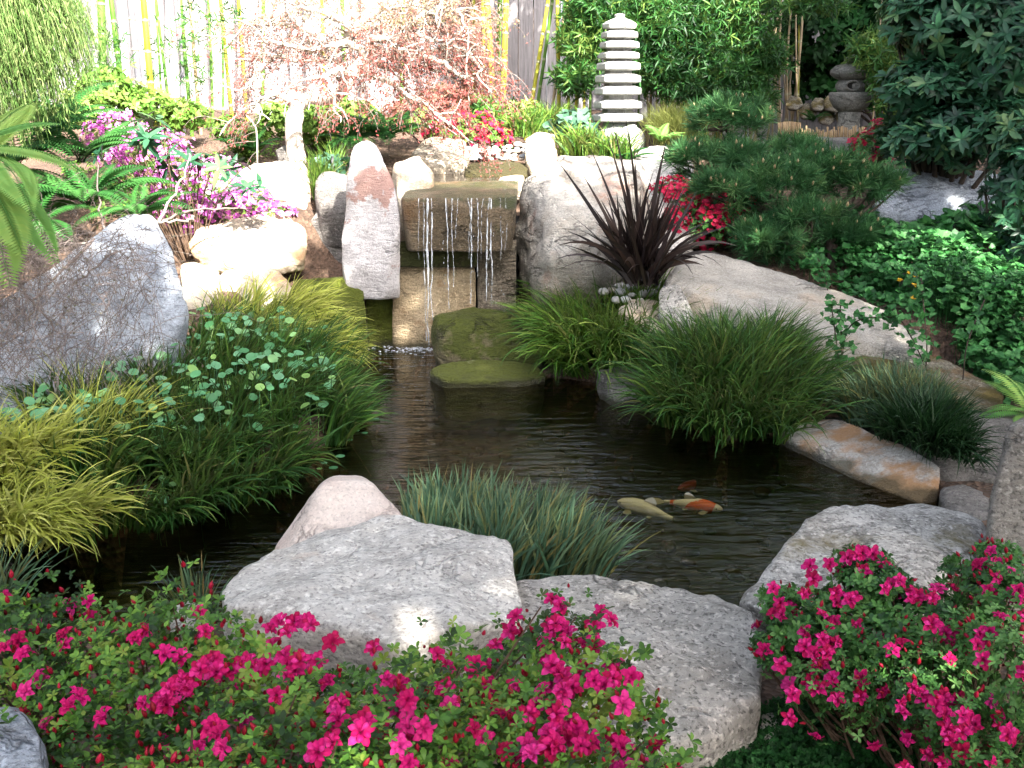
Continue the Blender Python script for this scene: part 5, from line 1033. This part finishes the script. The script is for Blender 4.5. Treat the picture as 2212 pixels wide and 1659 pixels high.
# ------------------------------------------------------------------ ferns
def frond(mb, base, d, L, arch, pw, npin, sub=False, rnd=.5, side_tilt=0):
    """a feather shaped frond: rachis arching from base towards unit direction d"""
    t = np.linspace(0, 1, 14); h = np.array([d[0], d[1], 0]); hn = np.linalg.norm(h) + 1e-6; h /= hn; el = math.atan2(d[2], hn)
    an = el - arch * t ** 1.2; st = L / 13; pts = base + np.concatenate([[[0, 0, 0]], np.cumsum(np.stack([np.cos(an) * h[0], np.cos(an) * h[1], np.sin(an)], 1)[:-1] * st, 0)])
    tube(mb, pts, np.linspace(.0022, .0008, 14) * (L / .5 + .5), 3, .05)
    tt = np.linspace(.12, .985, npin); c_ = np.stack([np.interp(tt, t, pts[:, k]) for k in range(3)], 1); T = unit(np.stack([np.interp(tt, t, np.gradient(pts[:, k])) for k in range(3)], 1))
    sd = np.cross(T, [0, 0, 1.]); sd = unit(sd); up = np.cross(sd, T); ln = pw * L * np.sin(np.clip(tt, 0, 1) ** .7 * 3.0) ** .8 * np.where(tt > .9, .8, 1) + .01 * L
    for s in (-1, 1):
        D = unit(sd * s + T * .35 + up * (-.18 + side_tilt))
        if not sub: leaves(mb, c_, D, up, (t_simple(.11 if not sub else .1, .12)[0] * [1, 1.4, 1], t_simple()[1]), 1, 0, rnd) if False else leaves_sized(mb, c_, D, up, t_simple(.10, .12), ln, rnd)
        else:
            for u in np.linspace(.06, .97, 13):
                cc = c_ + D * (ln * u)[:, None] - up * (ln * u * u * .12)[:, None]; l2 = ln * .10 * (1.12 - u) + .0015
                for s2 in (-1, 1): leaves_sized(mb, cc, unit(T * s2 + D * .45), up, t_simple(.22, .1), l2 * 1.2, rnd)
def leaves_sized(mb, C, D, Nn, tpl, ln, rnd):
    T, Fs = tpl; n = len(C); A = unit(np.cross(Nn, D)); U = np.cross(D, A); s = ln[:, None, None]
    V = C[:, None] + s * (T[None, :, 0:1] * D[:, None] + T[None, :, 1:2] * A[:, None] + T[None, :, 2:3] * U[:, None]); k = len(T)
    mb.add(V.reshape(-1, 3), [(f[None] + (np.arange(n) * k)[:, None, None]).reshape(-1, f.shape[1]) for f in Fs], np.repeat(np.clip(rnd + rng.normal(0, .08, n), 0, .99), k))
def fern(label, base, n, L, mat, bias=(0, 0, 0), pw=.2, npin=26, arch=1.2, sub=False, el=(.5, 1.2), group=None):
    mb = MB(); base = np.array(base)
    for k in range(n):
        a = rng.uniform(0, 6.28); e = rng.uniform(*el); d = unit(np.array([math.cos(a) * math.cos(e), math.sin(a) * math.cos(e), math.sin(e)]) + np.array(bias))
        frond(mb, base + rng.normal(0, .015, 3) * [1, 1, 0], d, L * rng.uniform(.7, 1.1), arch * rng.uniform(.8, 1.3), pw, npin, sub, rng.random() * .8 + .1)
    return tag(mb.build('fern', M[mat], base=base), label, 'fern', group)
# big golden fern close at the left edge: fronds hanging into view
b_ = P(-70, 330, 3.1); mb = MB()
for X, Y, dd, e_, ar in [(105, 290, .1, .35, .9), (140, 400, 0, .1, .9), (95, 540, -.1, -.05, 1.0), (45, 520, -.2, -.1, 1.1), (20, 600, -.2, -.3, .9), (120, 350, .2, .3, 1.0), (60, 240, .3, .6, .6), (15, 450, -.2, .0, 1.1)]:
    tgt = P(X, Y, 3.1 + dd); v = tgt - b_; L = np.linalg.norm(v); d = unit(v + [0, 0, L * .45]); frond(mb, b_ + rng.normal(0, .02, 3), d, L * 1.12, ar * .95, .22, 42, False, rng.uniform(.25, .95))
tag(mb.build('fern', M['fern_gold'], base=(b_[0], b_[1], .6)), 'large golden green fern reaching in from the left edge', 'fern')
for X, Y, d, n, L, mt, bi, lab in [(190, 420, 5.9, 15, .55, 'fern', (.1, -.2, 0), 'dark green fern above the bare twigs at the left'), (30, 330, 6.0, 14, .6, 'fern', (.2, -.2, 0), 'dark fern filling the left edge under the weeping tree'), (110, 260, 6.8, 14, .6, 'fern', (.1, -.2, 0), 'fern at the foot of the weeping tree'), (60, 470, 5.6, 12, .55, 'fern', (.2, -.2, 0), 'shaded fern behind the golden fern'), (290, 450, 5.8, 12, .4, 'fern', (.1, -.3, 0), 'green fern just left of the blue grey boulder peak'),
    (170, 330, 6.6, 12, .6, 'fern', (.3, -.2, .3), 'tall fern with an arching frond left of the violet flowers'), (830, 285, 8.6, 16, .5, 'fern', (0, -.3, 0), 'bright fern between the maple and the tall white rock'), (760, 290, 8.3, 12, .4, 'fern', (0, -.3, 0), 'fern right beside the maple trunk'), (890, 275, 8.9, 12, .4, 'fern_gold', (0, -.3, 0), 'yellow green fern left of the bright azalea'),
    (545, 310, 8.2, 10, .35, 'fern', (0, -.3, 0), 'small fern left of the maple trunk'), (1430, 290, 8.6, 12, .25, 'fern_gold', (0, -.2, .4), 'small yellow fern standing beside the pine top'), (1700, 840, 5.0, 10, .24, 'fern_gold', (.2, -.2, 0), 'little curled fern at the right of the large dark grass clump'),
    (2230, 870, 4.5, 10, .3, 'fern_gold', (-.4, -.1, 0), 'yellow fern fronds at the right edge'), (1760, 250, 10.0, 8, .2, 'fern', (0, -.2, .2), 'tiny fern behind the bamboo edging'), (1345, 335, 8.0, 8, .3, 'fern', (0, -.4, 0), 'fern leaves drooping under the pagoda base')]:
    fern(lab, P(X, Y, d) - [0, 0, .06], n, L, mt, bi, .2, 24)

# ------------------------------------------------------------------ pine
pn = P(1800, 560, 6.5); pine = empty('pine_tree', (pn[0], pn[1], gz1(pn[0], pn[1]) - .05), 'low spreading black pine with upright pale buds right of the flax', 'tree')
PE = [(1575, 262, 7.3, 95, 62, .3), (1500, 350, 7.1, 75, 48, .25), (1600, 345, 7.0, 70, 40, .25), (1570, 410, 6.7, 90, 42, .25), (1680, 400, 6.7, 90, 58, .3), (1780, 365, 6.9, 90, 50, .3), (1850, 400, 6.8, 80, 45, .25), (1920, 395, 6.8, 40, 22, .12), (1660, 520, 6.5, 90, 52, .25), (1830, 505, 6.6, 80, 42, .22), (1750, 460, 6.5, 80, 30, .2), (1720, 320, 7.2, 60, 26, .2)]
mb = MB()
trk = D3([(1815, 620, .1), (1800, 560, 0), (1790, 500, .1), (1745, 478, .1), (1690, 470, .2), (1630, 440, .3), (1600, 380, .5), (1590, 320, .7), (1580, 270, .8)], 6.55); tube(mb, smooth_path(trk, 5), np.interp(np.linspace(0, 1, 41), [0, .3, 1], [px(15, 6.5), px(11, 6.5), px(4, 6.5)]), 10)
mb.build('trunk', M['bark_dark'], pine); mb = MB()
for X, Y, d, a, b, q in PE:
    for k in range(5):
        e = P(X + rng.normal(0, a * .45), Y + rng.normal(0, b * .3), d); s_ = min(trk, key=lambda t: np.linalg.norm(t - e)); s_ = smooth_path([s_, (s_ + e) / 2 + rng.normal(0, .04, 3) - [0, 0, .03], e], 4); tube(mb, s_, np.linspace(.014, .005, len(s_)), 5)
mb.build('branches', M['bark_dark'], pine)
C, A = cloud([(e_[0], e_[1] * .9) for e_ in ells(PE)], 760, .55, .7, .2, 5); ax_ = unit(A * [1, 1, .6] + [0, 0, .75] + rng.normal(0, .2, A.shape)); mb = MB(); k = 56
n = len(C); C2 = np.repeat(C, k, 0) - np.repeat(ax_, k, 0) * (rng.random(n * k) * .06)[:, None]; a, b, nn = frames(np.repeat(ax_, k, 0)); ph = rng.random(n * k) * 6.28; th = rng.uniform(.25, 1.45, n * k)
D = nn * np.cos(th)[:, None] + (a * np.cos(ph)[:, None] + b * np.sin(ph)[:, None]) * np.sin(th)[:, None]
leaves(mb, C2, D, rdir(n * k), (np.array([(0, -.018, 0), (.6, -.016, .0), (1, 0, -.02), (.6, .016, 0), (0, .018, 0)]), [np.array([[0, 1, 3, 4]]), np.array([[1, 2, 3]])]), .10, .25, np.clip(np.repeat(rng.random(n) * .7, k) + rng.random(n * k) * .3, 0, .99))
mb.build('needles', M['pine'], pine)
mb = MB(); s_ = rng.random(n) < .28; buds(mb, C[s_] + ax_[s_] * .02, unit(ax_[s_] * .4 + [0, 0, 1]), .028); tag(mb.build('buds', M['candle'], pine), kind='stuff')

# ------------------------------------------------------------------ rhododendron and other shrubs
def shrub(name, label, cat, E, nw, k, tpl, size, mat, ang=68, lo=.6, stemr=.02, ns=10, lump=.25, up=.35, upb=.35, mstem='bark_dark', group=None):
    Ew = ells(E); cen = np.mean([e[0] for e in Ew], 0); b = np.array((cen[0], cen[1] + .1, min(gz1(cen[0], cen[1]), min(e[0][2] - e[1][2] for e in Ew)))); root = empty(name, b, label, cat, group)
    C, A = cloud(Ew, nw, lo, up, lump); ax_ = unit(A + rng.normal(0, .25, A.shape) + [0, -.1, upb]); mb = MB(); rn = np.clip(.5 + .6 * fbm(C * 2, 2, 8) + rng.normal(0, .18, len(C)), 0, .99)
    whorls(mb, C, ax_, k, tpl, size, ang, .25, rn); mb.build('foliage', M[mat], root)
    C, A = cloud(Ew, ns * 4, .6); mb = MB(); Pt = np.stack([smooth_path([b + (c_ - b) * [.1, .1, 0], b + (c_ - b) * [.5, .5, .6] + rng.normal(0, .05, 3), c_], 4) for c_ in C]); tubes_batch(mb, Pt, stemr, .003, 5); mb.build('stem', M[mstem], root)
    return root
shrub('rhododendron', 'large dark leaved rhododendron filling the upper right', 'shrub', [(2060, 60, 7.6, 130, 90, .5), (2160, 140, 7.4, 110, 120, .5), (2000, 200, 7.5, 90, 60, .35), (2080, 280, 7.3, 120, 70, .4), (1960, 300, 7.4, 60, 40, .3), (2180, 20, 7.6, 80, 80, .4), (1990, 20, 7.8, 70, 60, .4), (2170, 270, 7.2, 60, 60, .3)],
      1300, 9, t_lance(.17, .02, .2), .10, 'rhodo', 72, .68, .03, 14)
shrub('rhododendron', 'dark leafy shrub hanging down the right edge above the ground cover', 'shrub', [(2190, 420, 6.4, 50, 110, .3), (2210, 560, 6.2, 40, 60, .2), (2180, 300, 6.6, 50, 60, .3)], 260, 8, t_lance(.17, .02, .2), .085, 'rhodo', 72, .6, .012, 6)
shrub('leafy_shrub', 'sparse glossy sprays of long leaves above the violet flowers', 'shrub', [(330, 300, 6.4, 60, 20, .2), (400, 350, 6.4, 60, 20, .2), (480, 360, 6.4, 60, 18, .2), (250, 340, 6.3, 40, 20, .2), (330, 270, 6.5, 30, 16, .15), (540, 410, 6.3, 40, 12, .1)], 26, 7, t_lance(.16, .02, .2), .11, 'rhodo', 80, .5, .004, 8, upb=.8, mstem='stem')
shrub('leafy_shrub', 'bluish green leafy plant beside the left foot of the pagoda', 'plant', [(1240, 275, 8.9, 45, 32, .2), (1270, 300, 8.7, 30, 22, .15)], 90, 6, t_heart(), .07, 'ivy', 65, .4, .004, 5, mstem='stem')
shrub('leafy_shrub', 'small dark leaved bush left of the maple trunk', 'shrub', [(535, 300, 8.5, 40, 30, .25), (500, 280, 8.8, 40, 25, .25)], 380, 5, t_simple(.3), .05, 'shrub', 65, .4, .005, 6)
shrub('leafy_shrub', 'light green bush behind the maple trunk', 'shrub', [(690, 270, 8.9, 55, 45, .3), (600, 260, 9.0, 40, 35, .3), (760, 250, 9.2, 50, 35, .25)], 800, 5, t_simple(.3), .05, 'shrub', 65, .4, .005, 6)
shrub('leafy_shrub', 'yellow green bush at the far left under the white fence', 'shrub', [(230, 210, 9.3, 70, 60, .4), (310, 230, 9.4, 60, 40, .4), (180, 240, 8.8, 40, 40, .3), (400, 250, 9.4, 50, 30, .3)], 900, 5, t_simple(.26), .06, 'shrub', 65, .3, .006, 8)
shrub('leafy_shrub', 'dark green undergrowth along the foot of the fence right of the bright azalea', 'shrub', [(1110, 250, 9.6, 60, 26, .2), (1040, 235, 9.8, 40, 22, .2)], 380, 6, t_lance(.12, .02, .3), .08, 'grass_bright', 55, .3, .004, 5)
shrub('leafy_shrub', 'low reddish undergrowth beneath the right of the maple', 'shrub', [(900, 250, 9.4, 80, 40, .3), (960, 220, 9.6, 60, 40, .3)], 700, 5, t_simple(.22), .045, 'maple', 65, .3, .004, 6)
shrub('leafy_plant', 'round leaved plant by the small path light left of the tall white rock', 'plant', [(700, 352, 7.4, 22, 14, .1), (735, 355, 7.4, 20, 12, .1)], 28, 6, t_heart(), .06, 'ivy', 65, .4, .003, 3, mstem='stem')
M['metal'] = plain('dark_metal', (.10, .10, .11), rough=.4); mb = MB(); l0 = P(719, 362, 7.3); tube(mb, [l0 - [0, 0, .05], l0 + [0, 0, .05], l0 + [0, 0, .078], l0 + [0, 0, .08]], [.010, .010, .010, .016], 10); tag(mb.build('path_light', M['metal'], base=l0 - [0, 0, .05]), 'short dark metal post of a path light behind the round grey boulder', 'path light')
shrub('leafy_shrub', 'dark evergreen hedge added to blacken the shade behind the lantern', 'hedge', [(1760, 60, 11.2, 90, 90, .35), (1900, 60, 11.2, 100, 100, .35), (2050, 60, 11.1, 110, 110, .4), (2200, 80, 11, 110, 120, .4), (1820, 170, 11.4, 120, 60, .2), (2050, 200, 11, 120, 60, .3)], 3600, 5, t_simple(.25), .09, 'cover_dark', 60, .3, .02, 12)  # added hedge, dark leaf colour stands in for the corner's shade
# weeping thread leaved shrub, upper left
E = ells([(20, -60, 5.6, 85, 70, .4), (-20, 40, 5.4, 45, 80, .4), (75, 0, 5.6, 35, 60, .3), (-60, 40, 5.4, 40, 100, .4)]); C, A = cloud(E, 1700, .4); n = len(C); v = unit(A * .5 + rng.normal(0, .3, A.shape)); Pt = [C]; l = rng.uniform(.05, .09, n)
for k in range(6): v = unit(v * .7 + rng.normal(0, .06, v.shape) + [.06, 0, -.55]); Pt.append(Pt[-1] + v * l[:, None])
Pt = np.stack(Pt, 1); b_ = P(-40, 330, 5.6); wp = empty('weeping_tree', (b_[0], b_[1], .9), 'weeping feathery light green tree in the upper left corner', 'tree'); mb = MB(); tubes_batch(mb, Pt, .0022, .0012, 3)
CC = np.repeat(Pt[:, 1:].reshape(-1, 3), 2, 0); CC = CC + rng.normal(0, .006, CC.shape); leaves(mb, CC, unit(rng.normal(0, .35, CC.shape) + [0, 0, -.9]), rdir(len(CC)), t_simple(.07, .05), .034, .4); mb.build('foliage', M['thread'], wp)
mb = MB(); tube(mb, smooth_path([(b_[0], b_[1], .9), P(-20, 200, 5.6), P(20, 60, 5.6), P(40, -30, 5.6)], 4), np.linspace(.05, .02, 13), 8); mb.build('trunk', M['bark_dark'], wp)
# bare twigs tumbling over the blue grey boulder
tw = empty('twiggy_shrub', P(330, 480, 5.4) - [0, 0, .3], 'tangle of bare grey brown twigs tumbling over the blue grey boulder', 'shrub')
n = 640; X0 = -60 + 400 * rng.random(n) ** 1.35; Y0 = 512 + 260 * rng.random(n) ** 1.5 - 30 + (330 - X0) * .12; d0 = 5.15 - (Y0 - 480) / 100 * .30 - .18; C = np.array([P(a, b, d) for a, b, d in zip(X0, Y0, d0)]); v = unit(rng.normal(0, .5, (n, 3)) + [-.05, -.5, .1]); Pt = [C]; l = rng.uniform(.03, .085, n)
for k in range(7): v = unit(v + rng.normal(0, .22, v.shape) + [.02, -.05, -.16]); Pt.append(Pt[-1] + v * l[:, None])
Pt = np.stack(Pt, 1); mb = MB(); tubes_batch(mb, Pt, .0017, .0006, 3)
s0 = Pt[:, 2:6].reshape(-1, 3); s0 = s0[rng.random(len(s0)) < .6]; v = rdir(len(s0)) * .05; tubes_batch(mb, np.stack([s0, s0 + v + rng.normal(0, .008, v.shape), s0 + v * 2 - [0, 0, .02]], 1), .0011, .0005, 3)
for pth in [[(420, 470, 5.9), (400, 478, 5.6), (345, 480, 5.45), (300, 500, 5.3), (200, 520, 5.1), (60, 530, 4.9)], [(340, 480, 5.5), (370, 430, 5.7), (400, 370, 5.9), (410, 330, 6.0)], [(350, 480, 5.5), (410, 455, 5.9), (500, 450, 6.2), (600, 460, 6.4)], [(300, 500, 5.3), (230, 560, 4.95), (150, 620, 4.75)], [(200, 520, 5.1), (120, 600, 4.8), (60, 680, 4.55)], [(230, 500, 5.5), (215, 440, 5.7), (210, 350, 5.9)], [(20, 600, 4.8), (70, 650, 4.6), (130, 720, 4.5)]]:
    q = smooth_path([P(*t) for t in pth], 5); q += rng.normal(0, .006, q.shape); tube(mb, q, np.linspace(.009, .003, len(q)), 6, rng.random())
mb.build('twigs', M['twig'], tw); s0 = Pt[:, 3:].reshape(-1, 3); s0 = s0[rng.random(len(s0)) < .55]; mb = MB(); leaves(mb, s0, rdir(len(s0)), rdir(len(s0)), t_simple(.28), .013, .4); mb.build('leaflets', M['twigleaf'], tw)

# ------------------------------------------------------------------ ground cover on the right
def cover(name, label, poly, z, n, size, tpl, mat, hgt=(.05, .2), k=4, cat='ground cover', lumps=.08, group=None):
    q = poly_pts(poly, n, z); zt = gz(q[:, 0], q[:, 1]) + hgt[0] + (hgt[1] - hgt[0]) * rng.random(n) ** .6 + lumps * fbm(np.column_stack([q * 3, q[:, 0] * 0]), 3, 31)
    C = np.column_stack([q, zt]); A = unit(np.column_stack([rng.normal(0, .4, n), rng.normal(-.3, .4, n), np.ones(n)])); mb = MB(); whorls(mb, C, A, k, tpl, size, 72, .35)
    tubes_batch(mb, np.stack([C - np.array([0, 0, .8 * hgt[1]]), C - np.array([0, 0, .4 * hgt[1]]), C], 1)[::2], .0014, .001, 3, .1)
    return tag(mb.build(name, M[mat], base=(q[:, 0].mean(), q[:, 1].mean(), float(gz(q[:, 0], q[:, 1]).mean()))), label, cat, group, 'stuff')
cover('ground_cover', 'carpet of heart shaped dark green leaves below the long blue grey boulder', [(1900, 500), (2020, 470), (2240, 480), (2260, 600), (2080, 610), (1960, 590)], .55, 620, .055, t_heart(), 'cover', (.08, .22))
cover('ground_cover', 'fine green clover like foliage behind the long pale slab', [(1760, 560), (1900, 520), (2000, 600), (2180, 640), (2240, 700), (2240, 830), (2180, 860), (2060, 780), (2000, 700), (1900, 650)], .40, 2600, .028, t_heart(), 'cover', (.05, .26))
cover('ground_cover', 'low green leaves at the foot of the small red azalea', [(1640, 340), (1850, 330), (1990, 360), (1960, 400), (1750, 380)], .95, 500, .03, t_simple(.3), 'cover', (.02, .1))
cover('ground_cover', 'dark moss like creeping leaves in the bottom right shade', [(1450, 1700), (1500, 1620), (1640, 1560), (1760, 1520), (1900, 1560), (2240, 1560), (2240, 1750), (1450, 1750)], .1, 7000, .011, t_simple(.35), 'cover_dark', (.01, .06), lumps=.03)
cover('ground_cover', 'leaf litter and small leaves along the sunny left slope', [(130, 380), (300, 300), (500, 320), (620, 340), (540, 360), (440, 470), (200, 480)], 1.0, 700, .03, t_simple(.3), 'shrub', (.01, .1))
cover('ground_cover', 'small green leaves filling the bank beneath the pine', [(1560, 560), (1700, 560), (1900, 500), (1960, 600), (2010, 720), (1880, 660), (1700, 590)], .5, 900, .03, t_heart(), 'cover', (.02, .12))
cover('ground_cover', 'low green leaves along the right edge behind the dark grey rock', [(2040, 780), (2240, 800), (2240, 880), (2180, 880), (2100, 830)], .3, 500, .026, t_heart(), 'cover', (.04, .16))
cover('ground_cover', 'fine green foliage draping over the right end of the long pale slab', [(1990, 690), (2080, 650), (2240, 720), (2240, 840), (2190, 835), (2100, 780)], .3, 1500, .022, t_heart(), 'cover', (.10, .36), lumps=.12)
for X, Y, lab in [(1922, 692, 'stem'), (1965, 690, 'stem'), (1958, 590, 'stem')]: pass
for lab, paths in [('slender dark upright stem with small round leaves before the long pale slab', [[(1825, 965, 4.9), (1822, 850, 5.0), (1818, 760, 5.05), (1815, 650, 5.1)], [(1822, 850, 5.0), (1812, 780, 5.0), (1800, 690, 5.0), (1795, 655, 5.0)], [(1819, 770, 5.05), (1830, 715, 5.05), (1860, 690, 5.0), (1920, 685, 5.0), (1950, 695, 5.0)]]),
        ('thin leafy stem rising behind the brown mottled boulder', [[(2000, 800, 4.95), (2002, 740, 5.0), (1995, 660, 5.0), (1990, 600, 5.0)], [(2000, 795, 4.95), (1975, 740, 5.0), (1940, 680, 5.05)]]),
        ('small leafy sprig beside the foot of the pine', [[(1790, 640, 5.9), (1778, 580, 5.9), (1760, 550, 5.9)]]), ('thin leafy stem rising from the ground cover near the right edge', [[(2080, 820, 4.8), (2090, 740, 4.8), (2130, 640, 4.9)]])]:
    tm = empty('slender_plant', P(*paths[0][0]), lab, 'plant'); mb = MB(); Cs = []
    for pth in paths: q = smooth_path([P(*t) for t in pth], 5); tube(mb, q, .0035, 5); Cs += list(q[3:])
    mb.build('stem', M['bark_dark'], tm); Cs = np.repeat(np.array(Cs), 4, 0) + rng.normal(0, .03, (len(Cs) * 4, 3)); mb = MB(); whorls(mb, Cs, unit(rng.normal(0, .5, Cs.shape) + [0, -.5, .8]), 4, t_heart(), .022, 75); mb.build('leaves', M['cover'], tm)
for X, Y, dd, lab in [(1963, 592, 5.6, 'upper left yellow flower of the group in the ground cover'), (1978, 597, 5.6, 'rightmost yellow flower of the upper pair in the ground cover'), (1944, 606, 5.5, 'leftmost yellow flower in the ground cover'), (1975, 617, 5.5, 'small yellow flower just below the upper pair'), (1972, 645, 5.4, 'lowest yellow flower in the ground cover')]:
    p0 = P(X, Y, dd - .15); mb = MB(); whorls(mb, np.tile(p0, (3, 1)), np.tile([[0, -.5, 1.]], (3, 1)), 6, t_simple(.35), .016, 60); r_ = empty('yellow_flower', p0 - [0, 0, .15], None, None); mb.build('petals', M['yellow_flower'], r_); mb = MB(); tube(mb, [p0 - [0, 0, .15], p0 - [0, 0, .07], p0], .001, 4, .2); mb.build('flower_stalk', M['cover'], r_); tag(r_, lab, 'flower', 'yellow flowers in the ground cover')

# ------------------------------------------------------------------ unseen trees, added to shade the garden and darken what the water reflects
def tree(label, base, h, crown, n, leaf=.16, mat='tree', group='unseen trees added around the garden for shade'):
    root = empty('unseen_shade_tree', base, label, 'tree', group); mb = MB(); top = np.array([base[0], base[1], base[2] + h]); tube(mb, smooth_path([np.array(base, float) - [0, 0, .1], (np.array(base) + top) / 2 + rng.normal(0, .1, 3), top], 5), np.linspace(.22, .08, 11), 12)
    for c0, r0 in crown:
        e = np.array(c0); s0 = np.array([base[0], base[1], min(top[2], max(base[2] + h * .5, e[2] - 1))]); q = smooth_path([s0, (s0 + e) / 2 + [0, 0, .2], e], 4); tube(mb, q, np.linspace(.08, .03, len(q)), 7)
    mb.build('trunk', M['bark_dark'], root); C, A = cloud([(np.array(a, float), np.array(b, float)) for a, b in crown], n, .1, 0, .4, 12); mb = MB(); leaves(mb, C, rdir(len(C)), unit(A + rng.normal(0, .6, A.shape)), t_simple(.3), leaf, .3); mb.build('crown', M[mat], root)
for k, x in enumerate(np.arange(-9, 10, 2.3)):  # added backdrop row for dark reflections, one kept low for a sky gap
    tree('dense unseen evergreen added beyond the fence to darken the pond reflection', (x, 13.6 + .4 * math.sin(k * 2), 1.4), 5, [((x, 13.8, 4.3), (1.6, 1, 1.6)), ((x + .4, 13.9, 6.6), (1.5, 1, 1.5)), ((x - .3, 13.8, 8.6), (1.2, .9, 1.2))][:1 if k == 4 else 3], 2200 if k == 4 else 5200, .16)
tree('broad unseen tree added behind the viewer to shade the foreground', (3.2, -4.6, .1), 5, [((.4, -2.9, 5.2), (2.0, 1.6, .6)), ((2.6, -2.9, 5.5), (2.2, 1.7, .6)), ((4.8, -2.6, 5.3), (2.0, 1.7, .6)), ((.3, -.8, 5.3), (1.7, 1.5, .5)), ((2.3, -.7, 5.2), (1.9, 1.5, .5)), ((4.4, -.5, 5.4), (2.0, 1.6, .6)), ((1.9, .9, 5.3), (1.3, .7, .3)), ((3.9, 1.3, 5.3), (1.5, .9, .4)), ((2.7, 1.7, 5.3), (1.1, .7, .3)), ((4.3, 2.4, 5.4), (1.2, .9, .3)), ((1.85, 1.95, 5.3), (.7, .6, .3))], 19500, .2)  # added canopy, lobes placed to keep sun off foreground and falls
tree('tall unseen tree added at the right to shade the lantern corner', (8.4, 6.2, 1), 5, [((4.9, 3.4, 5.3), (1.5, 1.4, .5)), ((6.8, 3.4, 5.5), (1.8, 1.8, .6)), ((5.0, 5.6, 5.3), (1.5, 1.4, .5)), ((6.9, 6.0, 5.5), (1.8, 1.8, .6)), ((4.6, 7.9, 5.5), (1.5, 1.3, .5)), ((6.8, 8.4, 5.6), (1.8, 1.6, .6)), ((2.1, 8.6, 5.3), (1.0, 1.0, .4))], 14500, .2)  # added canopy, lobes placed to keep sun off the back right and fence

for x, y, rx, ry, lab in [(-7.2, 2, 1.2, 4, 'left'), (-7.5, 8.5, 1.2, 3.5, 'left back'), (8.6, 0, 1.2, 4, 'right'), (-3, -7.5, 4, 1.2, 'rear left'), (4, -8, 4, 1.2, 'rear right')]:  # unseen hedges added to cut low sky light and deepen undersides
    root = empty('hedge', (x, y, gz1(x, y)), 'tall unseen evergreen hedge added on the %s to block low sky light' % lab, 'hedge', 'unseen hedges added round the garden'); C, A = cloud([(np.array([x, y, 2.6]), np.array([rx, ry, 4.2]))], 8000, .75); mb = MB(); leaves(mb, C, rdir(len(C)), A, t_simple(.32), .26, .3); mb.build('foliage', M['tree'], root)
